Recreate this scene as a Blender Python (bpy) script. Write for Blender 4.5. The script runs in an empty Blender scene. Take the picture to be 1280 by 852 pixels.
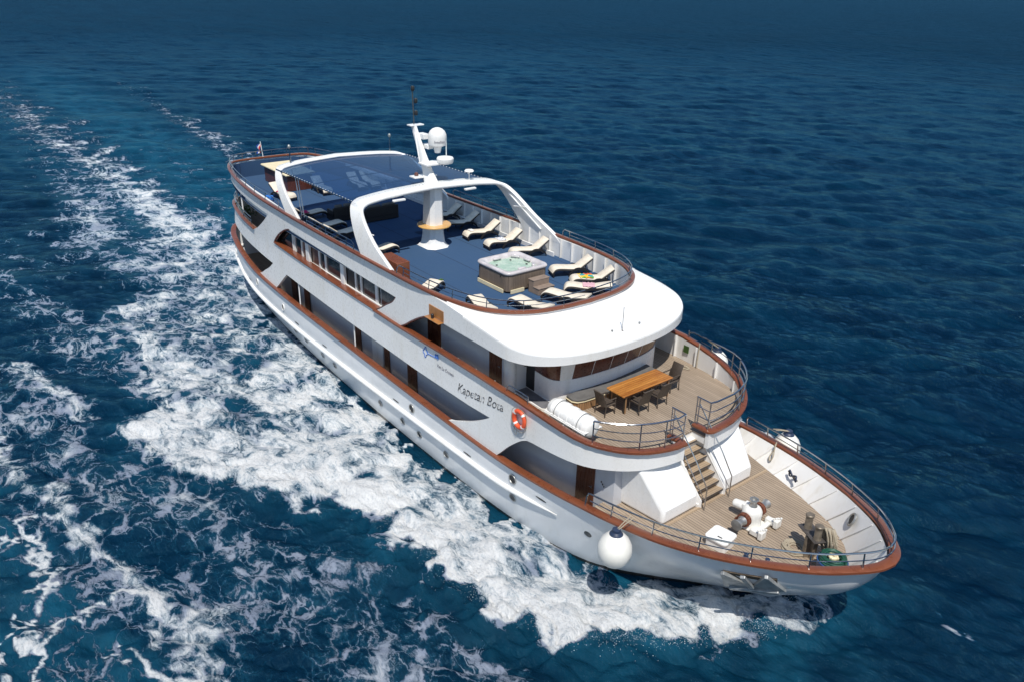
import bpy, bmesh, math, random
import numpy as np
from mathutils import Vector, Matrix
from mathutils.geometry import delaunay_2d_cdt

random.seed(7); rng = np.random.default_rng(7)
C = bpy.context.scene.collection
scn = bpy.context.scene
PI = math.pi; R = math.radians

# ------------------------------------------------------------------ camera, sky, sun, exposure
F_PX, PITCH, AZ, ROLL = 1000.609, 0.42854149, 2.46353917, 0.02542528
CAM = Vector((40.29537, -19.87526, 18.74625))
fw = Vector((math.cos(PITCH)*math.cos(AZ), math.cos(PITCH)*math.sin(AZ), -math.sin(PITCH)))
rt = Vector((math.sin(AZ), -math.cos(AZ), 0)); up = rt.cross(fw)
r2 = rt*math.cos(ROLL) + up*math.sin(ROLL); u2 = -rt*math.sin(ROLL) + up*math.cos(ROLL)
cam = bpy.data.cameras.new('camera'); cam.lens = F_PX/1280*36; cam.sensor_width = 36
cam.clip_end = 30000; cam.clip_start = 0.5
co = bpy.data.objects.new('camera', cam); C.objects.link(co)
M = Matrix((( r2.x, u2.x, -fw.x, CAM.x), (r2.y, u2.y, -fw.y, CAM.y), (r2.z, u2.z, -fw.z, CAM.z), (0, 0, 0, 1)))
co.matrix_world = M
scn.camera = co

SUN = Vector((0.45, -0.33, 1.0)).normalized()
elev = math.asin(SUN.z); azim = math.atan2(SUN.x, SUN.y)          # azimuth from +Y, clockwise
w = bpy.data.worlds.new('World'); scn.world = w; w.use_nodes = True
nt = w.node_tree
sky = nt.nodes.new('ShaderNodeTexSky'); sky.sky_type = 'NISHITA'; sky.sun_disc = False
sky.sun_elevation = elev; sky.sun_rotation = azim; sky.air_density = 1.0; sky.dust_density = 0.2; sky.ozone_density = 1.0
bg = nt.nodes['Background']; nt.links.new(sky.outputs[0], bg.inputs[0]); bg.inputs[1].default_value = 0.115
sl = bpy.data.lights.new('sun', 'SUN'); sl.energy = 4.6; sl.angle = R(0.53); sl.color = (1, 0.955, 0.88)
so = bpy.data.objects.new('sun', sl); C.objects.link(so)
so.rotation_euler = (-SUN).to_track_quat('-Z', 'Y').to_euler(); so.location = (0, 0, 60)
scn.view_settings.view_transform = 'Standard'; scn.view_settings.look = 'None'
scn.view_settings.exposure = 0.0; scn.view_settings.gamma = 1
try: scn.view_settings.use_curve_mapping = False
except Exception: pass
scn.cycles.max_bounces = 8; scn.cycles.transparent_max_bounces = 12
scn.cycles.caustics_reflective = False; scn.cycles.caustics_refractive = False

# ------------------------------------------------------------------ material helpers
class NT:
    def __init__(s, name):
        s.m = bpy.data.materials.new(name); s.m.use_nodes = True
        s.t = s.m.node_tree; s.b = s.t.nodes['Principled BSDF']; s.out = s.t.nodes['Material Output']
    def n(s, typ, **k):
        nd = s.t.nodes.new(typ)
        for a, v in k.items():
            if a.startswith('i_'): nd.inputs[a[2:].replace('_', ' ')].default_value = v
            else: setattr(nd, a, v)
        return nd
    def l(s, a, b): s.t.links.new(a, b)
    def math(s, op, a, b=None, c=None, clamp=False):
        nd = s.n('ShaderNodeMath', operation=op); nd.use_clamp = clamp
        for i, v in enumerate((a, b, c)):
            if v is None: continue
            if isinstance(v, (int, float)): nd.inputs[i].default_value = v
            else: s.l(v, nd.inputs[i])
        return nd.outputs[0]
    def ramp(s, v, lo, hi, a=0.0, b=1.0, smooth=True):
        nd = s.n('ShaderNodeMapRange'); nd.interpolation_type = 'SMOOTHSTEP' if smooth else 'LINEAR'
        for i, x in enumerate((v, lo, hi, a, b)):
            if isinstance(x, (int, float)): nd.inputs[i].default_value = x
            else: s.l(x, nd.inputs[i])
        return nd.outputs[0]
    def mix(s, f, a, b):
        nd = s.n('ShaderNodeMix', data_type='RGBA')
        for i, v in ((0, f), (6, a), (7, b)):
            if isinstance(v, (int, float)): nd.inputs[i].default_value = v
            elif isinstance(v, tuple): nd.inputs[i].default_value = (*v, 1) if len(v) == 3 else v
            else: s.l(v, nd.inputs[i])
        return nd.outputs[2]
    def coord(s, scale=(1, 1, 1)):
        tc = s.n('ShaderNodeTexCoord'); mp = s.n('ShaderNodeMapping'); mp.inputs['Scale'].default_value = scale
        s.l(tc.outputs['Object'], mp.inputs[0]); return mp.outputs[0]
    def noise(s, v, scale, detail=4, rough=.55, dist=0.0):
        nd = s.n('ShaderNodeTexNoise'); nd.inputs['Scale'].default_value = scale; nd.inputs['Detail'].default_value = detail
        nd.inputs['Roughness'].default_value = rough; nd.inputs['Distortion'].default_value = dist
        s.l(v, nd.inputs['Vector']); return nd.outputs[0]
    def bump(s, h, strength=.3, dist=.01):
        nd = s.n('ShaderNodeBump'); nd.inputs['Strength'].default_value = strength; nd.inputs['Distance'].default_value = dist
        s.l(h, nd.inputs['Height']); s.l(nd.outputs[0], s.b.inputs['Normal'])
    def set(s, **k):
        for a, v in k.items():
            i = s.b.inputs[a.replace('_', ' ')]
            if isinstance(v, tuple): i.default_value = (*v, 1) if len(v) == 3 else v
            elif isinstance(v, (int, float)): i.default_value = v
            else: s.l(v, i)
        return s

def simple(name, col, rough=.5, metal=0.0, var=.12, scale=3.0, bump=0.0, bscale=40, coat=0.0, stretch=(1, 1, 1), spec=.5):
    t = NT(name); v = t.coord(stretch)
    n = t.noise(v, scale, 5)
    dark = tuple(c*(1-var) for c in col); lite = tuple(min(1, c*(1+var)) for c in col)
    t.set(Base_Color=t.mix(t.ramp(n, .3, .7), dark, lite), Roughness=t.ramp(t.noise(v, scale*2.3), .2, .8, max(.02, rough-.08), rough+.08), Metallic=metal)
    t.b.inputs['Specular IOR Level'].default_value = spec
    if coat: t.set(Coat_Weight=coat, Coat_Roughness=.06)
    if bump: t.bump(t.noise(v, bscale, 3), bump, .01)
    return t.m

def paint(name, col=(.80, .80, .79), rough=.3, streak=.10):
    t = NT(name)
    n1 = t.noise(t.coord((1.3, 1.3, .14)), 2.2, 3, .55)               # weather streaks running down
    n2 = t.noise(t.coord(), .55, 4)
    n3 = t.noise(t.coord(), 9, 4, .7)
    f = t.math('ADD', t.math('MULTIPLY', t.ramp(n1, .5, .78), .5), t.math('MULTIPLY', t.ramp(n2, .42, .75), .35), clamp=True)
    f = t.math('ADD', f, t.math('MULTIPLY', t.ramp(n3, .62, .8), .08), clamp=True)
    dirty = (col[0]*(1-streak*1.3), col[1]*(1-streak*1.6), col[2]*(1-streak*2.2))
    t.set(Base_Color=t.mix(f, col, dirty), Roughness=t.ramp(n3, .3, .7, rough-.08, rough+.12), Coat_Weight=.1, Coat_Roughness=.2)
    t.bump(t.noise(t.coord(), 1.1, 2), .25, .02)
    return t.m

def planks(name, axis, width, cols, seam=(.03, .022, .016), seamw=.09, rough=.6, coat=0.0, grain=1.0, length=2.4, blotch=.35):
    t = NT(name); tc = t.n('ShaderNodeTexCoord'); sp = t.n('ShaderNodeSeparateXYZ'); t.l(tc.outputs['Object'], sp.inputs[0])
    ax = 'XYZ'.index(axis)                                              # axis across the planks
    along = {0: 1, 1: 0, 2: 0}[ax]
    u = t.math('DIVIDE', sp.outputs[ax], width)
    fl = t.math('FLOOR', u); fr = t.math('FRACT', u)
    wn = t.n('ShaderNodeTexWhiteNoise', noise_dimensions='2D'); cv = t.n('ShaderNodeCombineXYZ')
    off = t.math('MULTIPLY', t.math('FRACT', t.math('MULTIPLY', fl, .371)), length)
    seg = t.math('FLOOR', t.math('DIVIDE', t.math('ADD', sp.outputs[along], off), length))
    t.l(fl, cv.inputs[0]); t.l(seg, cv.inputs[1]); t.l(cv.outputs[0], wn.inputs[0])
    st = [1, 1, 1]; st[ax] = 14; st[along] = .9
    g = t.noise(t.coord(tuple(st)), 2.2, 6, .65)
    b = t.noise(t.coord(), .7, 5, .6)
    v = t.math('ADD', t.math('MULTIPLY', wn.outputs[0], .55), t.math('MULTIPLY', t.ramp(g, .3, .7), .45*grain))
    c = t.mix(v, cols[0], cols[1])
    c = t.mix(t.math('MULTIPLY', t.ramp(b, .4, .72), blotch), c, cols[2])
    sm = t.math('LESS_THAN', t.math('ABSOLUTE', t.math('SUBTRACT', fr, .5)), .5-seamw/2)
    c = t.mix(sm, seam, c)
    t.set(Base_Color=c, Roughness=t.ramp(g, .3, .7, rough-.1, rough+.1))
    if coat: t.set(Coat_Weight=coat, Coat_Roughness=.12)
    t.bump(t.math('MULTIPLY', sm, 1.0), .3, .006)
    return t.m

MT = {}
MT['white'] = paint('white_paint')
MT['white2'] = paint('white_deck_paint', (.80, .79, .77), .4, .16)
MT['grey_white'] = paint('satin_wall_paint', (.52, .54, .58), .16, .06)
MT['varnish'] = planks('varnished_rail', 'Z', .6, ((.150, .043, .019), (.215, .066, .026), (.10, .030, .015)), seamw=0.0, rough=.32, coat=.35)
MT['teak'] = planks('weathered_teak', 'Y', .115, ((.26, .20, .145), (.395, .315, .235), (.20, .158, .118)), seamw=.13, rough=.7)
MT['tread'] = planks('stair_teak', 'X', .09, ((.34, .25, .16), (.42, .32, .22), (.28, .2, .13)), seamw=.1, rough=.65)
MT['tabletop'] = planks('oiled_table_teak', 'X', .115, ((.27, .085, .016), (.58, .26, .06), (.30, .10, .02)), seam=(.06, .02, .008), seamw=.10, rough=.35, coat=.25)
MT['slat'] = planks('bench_slat_teak', 'Y', .09, ((.28, .15, .065), (.40, .23, .11), (.2, .1, .05)), seamw=.14, rough=.5)
MT['slatx'] = planks('bench_end_teak', 'X', .09, ((.28, .15, .065), (.40, .23, .11), (.2, .1, .05)), seamw=.14, rough=.5)
MT['door'] = planks('mahogany_door', 'X', .3, ((.085, .026, .014), (.13, .042, .02), (.06, .018, .01)), seam=(.02, .007, .005), seamw=.05, rough=.3, coat=.4)
MT['brown_frame'] = simple('mahogany_frame', (.10, .032, .022), .3, var=.2, coat=.3)
MT['carpet'] = planks('blue_carpet', 'Y', 2.0, ((.024, .067, .145), (.029, .076, .163), (.031, .076, .15)), seam=(.008, .02, .05), seamw=.016, rough=.95, length=60, blotch=.6)
MT['grey_mat'] = simple('grey_step_mat', (.13, .13, .14), .9, var=.2, bump=.2, bscale=90)
MT['steel'] = simple('polished_steel', (.46, .46, .47), .17, 1.0, var=.08)
MT['whitemetal'] = simple('white_enamel', (.78, .78, .76), .35, var=.05)
MT['glass'] = simple('dark_window_glass', (.014, .017, .02), .10, var=.2, spec=.75)
MT['cream'] = simple('cream_cushion', (.74, .66, .54), .9, var=.09, scale=5, bump=.25, bscale=70, spec=.2)
MT['creamtop'] = simple('cream_vinyl', (.74, .64, .42), .55, var=.06)
MT['wicker'] = NT('black_wicker').m
t = NT('charcoal_wicker'); vv = t.n('ShaderNodeTexVoronoi'); vv.inputs['Scale'].default_value = 55; t.l(t.coord(), vv.inputs[0])
t.set(Base_Color=t.mix(t.ramp(vv.outputs[0], .1, .7), (.035, .03, .028), (.012, .011, .011)), Roughness=.5); t.bump(vv.outputs[0], .8, .01); MT['wicker'] = t.m
t = NT('brown_rattan'); vv = t.n('ShaderNodeTexVoronoi'); vv.inputs['Scale'].default_value = 60; t.l(t.coord(), vv.inputs[0])
t.set(Base_Color=t.mix(t.ramp(vv.outputs[0], .1, .7), (.12, .092, .07), (.05, .038, .03)), Roughness=.55); t.bump(vv.outputs[0], .7, .01); MT['rattan'] = t.m
MT['greycush'] = simple('grey_seat_cushion', (.125, .12, .115), .85, var=.12, bump=.2, bscale=60, spec=.2)
MT['tubside'] = planks('tub_side_panels', 'X', .085, ((.155, .115, .085), (.21, .16, .12), (.13, .10, .075)), seamw=.12, rough=.6, length=40)
MT['tubsidey'] = planks('tub_end_panels', 'Y', .085, ((.155, .115, .085), (.21, .16, .12), (.13, .10, .075)), seamw=.12, rough=.6, length=40)
MT['tubrim'] = simple('pearl_acrylic', (.56, .52, .52), .18, var=.14, scale=2.2, coat=.4)
t = NT('tub_water'); nn = t.noise(t.coord(), 3.5, 4, .6)
t.set(Base_Color=t.mix(t.ramp(nn, .35, .7), (.34, .48, .38), (.50, .60, .50)), Roughness=.06); t.bump(t.noise(t.coord(), 9, 3), .35, .02); MT['tubwater'] = t.m
MT['step'] = simple('step_resin', (.25, .19, .15), .6, var=.12, scale=6, stretch=(1, 1, 6))
MT['orange'] = simple('lifebuoy_orange', (.75, .10, .035), .45, var=.1)
MT['silver_tape'] = simple('reflective_tape', (.8, .8, .78), .25, var=.05)
MT['fender'] = simple('fender_vinyl', (.80, .78, .72), .38, var=.05, scale=2)
MT['navy'] = simple('navy_rubber', (.02, .035, .075), .5)
MT['blackrub'] = simple('black_rubber', (.018, .018, .02), .5, var=.2)
MT['raft'] = simple('canister_gelcoat', (.80, .795, .77), .28, var=.04)
MT['rope'] = None
t = NT('natural_rope'); wv = t.n('ShaderNodeTexWave'); wv.inputs['Scale'].default_value = 18; wv.inputs['Distortion'].default_value = 2; t.l(t.coord(), wv.inputs[0])
t.set(Base_Color=t.mix(wv.outputs[1], (.30, .25, .18), (.47, .41, .31)), Roughness=.9); t.bump(wv.outputs[1], .6, .01); MT['rope'] = t.m
MT['greenhose'] = simple('green_hose', (.012, .07, .045), .4, var=.2)
MT['bluebin'] = simple('blue_bin', (.025, .075, .20), .45, var=.12)
MT['bollard'] = simple('weathered_bronze', (.20, .165, .125), .5, .35, var=.3, scale=6)
MT['bollard_dark'] = simple('bare_iron', (.11, .10, .095), .5, .5, var=.3, scale=6)
MT['windlass'] = simple('windlass_enamel', (.76, .75, .71), .35, var=.1, scale=5)
MT['galv'] = simple('galvanised_metal', (.40, .40, .385), .42, .75, var=.2, scale=6)
MT['rust'] = simple('rusty_chain', (.16, .05, .025), .8, var=.5, scale=14, bump=.6, bscale=50)
MT['anchor'] = simple('anchor_steel', (.33, .34, .34), .45, .45, var=.18, scale=4)
MT['pocket'] = simple('rust_stained_pocket', (.085, .062, .042), .7, var=.45, scale=4)
MT['niche'] = simple('niche_wood', (.36, .16, .05), .4, var=.2, coat=.3)
MT['surf'] = simple('blond_wood_table', (.66, .38, .12), .35, var=.1, coat=.4)
MT['bluetext'] = simple('blue_lettering', (.06, .16, .5), .4)
MT['violettext'] = simple('violet_lettering', (.03, .03, .09), .4)
t = NT('worn_black_lettering'); nn = t.noise(t.coord(), 3.2, 5, .7)
t.set(Base_Color=t.mix(t.ramp(nn, .50, .60), (.02, .02, .025), (.66, .66, .66)), Roughness=.4); MT['worntext'] = t.m
MT['magenta'] = simple('magenta_cloth', (.55, .02, .13), .9, var=.15)
MT['pink'] = simple('pink_cloth', (.66, .40, .44), .9)
MT['bluecloth'] = simple('bright_blue_cloth', (.02, .16, .55), .85)
MT['red'] = simple('flag_red', (.6, .03, .03), .8)
MT['flagwhite'] = simple('flag_white', (.75, .75, .75), .8)
MT['flagblue'] = simple('flag_blue', (.02, .06, .35), .8)
MT['leaf'] = simple('potted_leaves', (.05, .11, .02), .6, var=.4)
t = NT('beach_towel_print'); vv = t.n('ShaderNodeTexVoronoi'); vv.inputs['Scale'].default_value = 5; t.l(t.coord(), vv.inputs[0])
cr = t.n('ShaderNodeValToRGB'); t.l(vv.outputs['Color'], cr.inputs[0]); el = cr.color_ramp; el.interpolation = 'CONSTANT'
el.elements[0].color = (.75, .5, .03, 1); el.elements[1].position = .5; el.elements[1].color = (.04, .3, .35, 1)
for p_, c_ in ((.35, (.6, .08, .03, 1)), (.6, (.7, .55, .06, 1)), (.75, (.12, .35, .06, 1))):
    e_ = el.elements.new(p_); e_.color = c_
t.set(Base_Color=cr.outputs[0], Roughness=.9); MT['towelprint'] = t.m
t = NT('patterned_towel'); vv = t.n('ShaderNodeTexVoronoi'); vv.inputs['Scale'].default_value = 16; t.l(t.coord(), vv.inputs[0])
t.set(Base_Color=t.mix(t.ramp(vv.outputs[0], .3, .36), (.04, .05, .12), (.78, .78, .8)), Roughness=.9); MT['spottowel'] = t.m
# tinted roof panel: lets light through, tints it blue
t = NT('tinted_roof_panel'); tr = t.n('ShaderNodeBsdfTransparent'); tr.inputs[0].default_value = (.40, .52, .68, 1)
t.set(Base_Color=(.015, .075, .20), Roughness=.1); t.b.inputs['Specular IOR Level'].default_value = .3
ms = t.n('ShaderNodeMixShader'); ms.inputs[0].default_value = .40; t.l(tr.outputs[0], ms.inputs[1]); t.l(t.b.outputs[0], ms.inputs[2]); t.l(ms.outputs[0], t.out.inputs[0]); MT['tint'] = t.m
# hull paint: white above, dark boot-top paint at the waterline, streaks
t = NT('hull_paint'); tc = t.n('ShaderNodeTexCoord'); sp = t.n('ShaderNodeSeparateXYZ'); t.l(tc.outputs['Object'], sp.inputs[0])
n1 = t.noise(t.coord((1.6, 1.6, .12)), 2.4, 6, .68); n2 = t.noise(t.coord(), .5, 4); n3 = t.noise(t.coord(), 8, 4, .7)
f = t.math('ADD', t.math('MULTIPLY', t.ramp(n1, .5, .8), .5), t.math('MULTIPLY', t.ramp(n2, .4, .75), .3), clamp=True)
c = t.mix(f, (.78, .79, .80), (.66, .66, .64))
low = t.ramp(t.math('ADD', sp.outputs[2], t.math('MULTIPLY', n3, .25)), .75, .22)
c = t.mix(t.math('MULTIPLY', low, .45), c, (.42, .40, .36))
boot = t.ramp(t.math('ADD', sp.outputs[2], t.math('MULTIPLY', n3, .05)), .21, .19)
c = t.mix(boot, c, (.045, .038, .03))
t.set(Base_Color=c, Roughness=t.ramp(n3, .3, .7, .22, .27), Coat_Weight=.15, Coat_Roughness=.15)
t.bump(t.noise(t.coord(), .9, 2), .3, .025); MT['hull'] = t.m

# ------------------------------------------------------------------ mesh helpers
class G:
    def __init__(s): s.v = []; s.f = []
    def add(s, vs, fs, M=None):
        o = len(s.v)
        s.v += [tuple(M @ Vector(p)) if M else tuple(p) for p in vs]
        s.f += [tuple(i+o for i in f) for f in fs]; return s
    def box(s, c, d, rz=0, M=None, ry=0, rx=0):
        x, y, z = d[0]/2, d[1]/2, d[2]/2
        T = Matrix.Translation(c) @ Matrix.Rotation(rz, 4, 'Z') @ Matrix.Rotation(ry, 4, 'Y') @ Matrix.Rotation(rx, 4, 'X')
        if M: T = M @ T
        return s.add([(-x, -y, -z), (x, -y, -z), (x, y, -z), (-x, y, -z), (-x, -y, z), (x, -y, z), (x, y, z), (-x, y, z)],
                     [(0, 3, 2, 1), (4, 5, 6, 7), (0, 1, 5, 4), (1, 2, 6, 5), (2, 3, 7, 6), (3, 0, 4, 7)], T)
    def loft(s, rings, close=False, cap=False):
        n = len(rings[0]); o = len(s.v)
        for r in rings: s.v += [tuple(p) for p in r]
        m = n if close else n-1
        for i in range(len(rings)-1):
            for j in range(m):
                k = (j+1) % n
                s.f.append((o+i*n+j, o+i*n+k, o+(i+1)*n+k, o+(i+1)*n+j))
        if cap:
            s.f.append(tuple(o+j for j in reversed(range(n)))); s.f.append(tuple(o+(len(rings)-1)*n+j for j in range(n)))
        return s
    def tube(s, pts, r, n=8, closed=False, cap=True, flat=None):
        P = [Vector(p) for p in pts]; N = len(P); rings = []; prev = None
        for i, p in enumerate(P):
            a = P[(i-1) % N] if (closed or i > 0) else P[i]; b = P[(i+1) % N] if (closed or i < N-1) else P[i]
            d = (b-a).normalized() if (b-a).length > 1e-9 else Vector((0, 0, 1))
            u = Vector((0, 0, 1)) if abs(d.z) < .95 else Vector((1, 0, 0))
            if prev is not None and abs(d.dot(prev)) < .98: u = prev
            x = d.cross(u).normalized(); y = x.cross(d).normalized(); prev = y
            rr = r[i] if isinstance(r, (list, tuple)) else r
            hw, hh = (rr, rr) if flat is None else flat
            rings.append([p + x*hw*math.cos(2*PI*k/n+PI/n) + y*hh*math.sin(2*PI*k/n+PI/n) for k in range(n)])
        if closed: rings.append(rings[0])
        return s.loft(rings, True, cap and not closed)
    def bar(s, path, hw, hh, up=(0, 0, 1), closed=False):
        """rectangular section swept along a path, kept upright"""
        P = [Vector(p) for p in path]; N = len(P); rings = []; U = Vector(up)
        for i, p in enumerate(P):
            a = P[(i-1) % N] if (closed or i > 0) else P[i]; b = P[(i+1) % N] if (closed or i < N-1) else P[i]
            d = (b-a).normalized(); x = d.cross(U).normalized(); y = x.cross(d).normalized()
            rings.append([p+x*hw-y*hh, p+x*hw+y*hh*.6, p+x*hw*.75+y*hh, p-x*hw*.75+y*hh, p-x*hw+y*hh*.6, p-x*hw-y*hh])
        if closed: rings.append(rings[0])
        return s.loft(rings, True, not closed)
    def lathe(s, prof, n=24, M=None, cap=True):
        rings = [[(r*math.cos(2*PI*k/n), r*math.sin(2*PI*k/n), z) for k in range(n)] for r, z in prof]
        g = G().loft(rings, True, cap); return s.add(g.v, g.f, M)
    def prism(s, poly, z0, z1, M=None):
        n = len(poly); g = G()
        return s.add([(x, y, z0) for x, y in poly]+[(x, y, z1) for x, y in poly],
                     [tuple(reversed(range(n))), tuple(range(n, 2*n))]+[(i, (i+1) % n, n+(i+1) % n, n+i) for i in range(n)], M)
    def thicken(s, d):
        """give a sheet real thickness, with its own hard edged rim"""
        V = [Vector(p) for p in s.v]; N = [Vector((0, 0, 0)) for _ in V]; cnt = {}
        for f in s.f:
            n = Vector((0, 0, 0))
            for k in range(1, len(f)-1): n += (V[f[k]]-V[f[0]]).cross(V[f[k+1]]-V[f[0]])
            for k in f: N[k] += n
            for a, b in zip(f, f[1:]+f[:1]):
                cnt[(a, b)] = cnt.get((a, b), 0)+1
        o = len(V); B = [v-n.normalized()*d if n.length > 1e-12 else v for v, n in zip(V, N)]
        s.v = [tuple(p) for p in V+B]; F = list(s.f); s.f = F+[tuple(k+o for k in reversed(f)) for f in F]
        for (a, b) in list(cnt):
            if (b, a) not in cnt:
                q = len(s.v); s.v += [tuple(V[a]), tuple(V[b]), tuple(B[b]), tuple(B[a])]; s.f.append((q+1, q, q+3, q+2))
    def build(s, name, mat, parent=None, smooth=True, bevel=0.0, loc=None, rz=0, solid=0.0, angle=38, fix=False, seg=2):
        if solid: s.thicken(solid)
        me = bpy.data.meshes.new(name); me.from_pydata(s.v, [], s.f); me.validate(verbose=False)
        if fix:
            b = bmesh.new(); b.from_mesh(me); bmesh.ops.recalc_face_normals(b, faces=b.faces); b.to_mesh(me); b.free()
        if mat: me.materials.append(MT[mat] if isinstance(mat, str) else mat)
        if smooth:
            me.polygons.foreach_set('use_smooth', [True]*len(me.polygons)); me.set_sharp_from_angle(angle=R(angle))
        o = bpy.data.objects.new(name, me); C.objects.link(o)
        if parent: o.parent = parent
        if loc is not None: o.location = loc
        if rz: o.rotation_euler[2] = rz
        if bevel:
            md = o.modifiers.new('edges', 'BEVEL'); md.width = bevel; md.segments = seg; md.limit_method = 'ANGLE'; md.angle_limit = R(40); md.harden_normals = False
        return o

def tag(o, label=None, cat=None, group=None, kind=None):
    for k, v in (('label', label), ('category', cat), ('group', group), ('kind', kind)):
        if v: o[k] = v
    return o
def thing(name, label, cat, loc=(0, 0, 0), rz=0, group=None):
    o = bpy.data.objects.new(name, None); C.objects.link(o); o.location = loc; o.rotation_euler = (0, 0, rz); o.empty_display_size = .3
    return tag(o, label, cat, group)
def copy_tree(o, parent=None):
    c = o.copy(); C.objects.link(c)
    if parent: c.parent = parent
    for ch in list(o.children): copy_tree(ch, c)
    return c
def cat(ctrl, n=6, closed=False):
    """Catmull-Rom through control rows"""
    P = np.array(ctrl, float); N = len(P); out = []
    if not closed: P = np.vstack([2*P[0]-P[1], P, 2*P[-1]-P[-2]])
    for i in range(N if closed else N-1):
        p0, p1, p2, p3 = [P[(i+k-1) % N] for k in range(4)] if closed else P[i:i+4]
        for t in np.arange(n)/n:
            out.append(.5*((2*p1)+(-p0+p2)*t+(2*p0-5*p1+4*p2-p3)*t*t+(-p0+3*p1-3*p2+p3)*t**3))
    if not closed: out.append(P[-2])
    return np.array(out)
def lerp(a, b, t): return a+(b-a)*t

# ------------------------------------------------------------------ the sea
def ocean(L, N, seed, wdir, lpeak, rms, spread=2, mips=(0,)):
    r = np.random.default_rng(seed)
    k1 = 2*PI*np.fft.fftfreq(N, L/N); KX, KY = np.meshgrid(k1, k1, indexing='ij'); K = np.hypot(KX, KY); K[0, 0] = 1e-6
    kp = 2*PI/lpeak
    cs = (KX*wdir[0]+KY*wdir[1])/K
    A = np.exp(-.75*(kp/K)**2)/K**1.75*(np.abs(cs)**spread+.10); A[0, 0] = 0
    A *= np.exp(-(K*L/N*.35)**2)
    ph = (r.normal(size=(N, N))+1j*r.normal(size=(N, N)))*A
    h0 = np.real(np.fft.ifft2(ph)); s = rms/h0.std(); ph *= s
    out = []
    for m in mips:
        f = ph*np.exp(-(K*m/PI*.9)**2) if m else ph
        out.append([np.real(np.fft.ifft2(f)), np.real(np.fft.ifft2(-1j*f*KX/K)), np.real(np.fft.ifft2(-1j*f*KY/K))])
    return out
def samp(a, L, x, y):
    N = a.shape[0]; u = x/L*N; v = y/L*N; i = np.floor(u).astype(int); j = np.floor(v).astype(int); fu = u-i; fv = v-j
    i0 = i % N; i1 = (i+1) % N; j0 = j % N; j1 = (j+1) % N
    return (a[i0, j0]*(1-fu)+a[i1, j0]*fu)*(1-fv)+(a[i0, j1]*(1-fu)+a[i1, j1]*fu)*fv
def dpoly(x, y, pl, wid=None):
    """distance to a polyline (and the parameter of the nearest point)"""
    pl = np.array(pl, float); d = np.full(x.shape, 1e9); s = np.zeros(x.shape)
    for i in range(len(pl)-1):
        a, b = pl[i], pl[i+1]; ab = b-a; t = np.clip(((x-a[0])*ab[0]+(y-a[1])*ab[1])/(ab@ab), 0, 1)
        e = np.hypot(x-a[0]-t*ab[0], y-a[1]-t*ab[1]); m = e < d; d[m] = e[m]; s[m] = (i+t[m])/(len(pl)-1)
    return d, s
def inpoly(x, y, pl):
    c = np.zeros(x.shape, bool); n = len(pl)
    for i in range(n):
        x1, y1 = pl[i]; x2, y2 = pl[i-1]
        c ^= ((y1 > y) != (y2 > y)) & (x < (x2-x1)*(y-y1)/((y2-y1)+1e-12)+x1)
    return c

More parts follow.
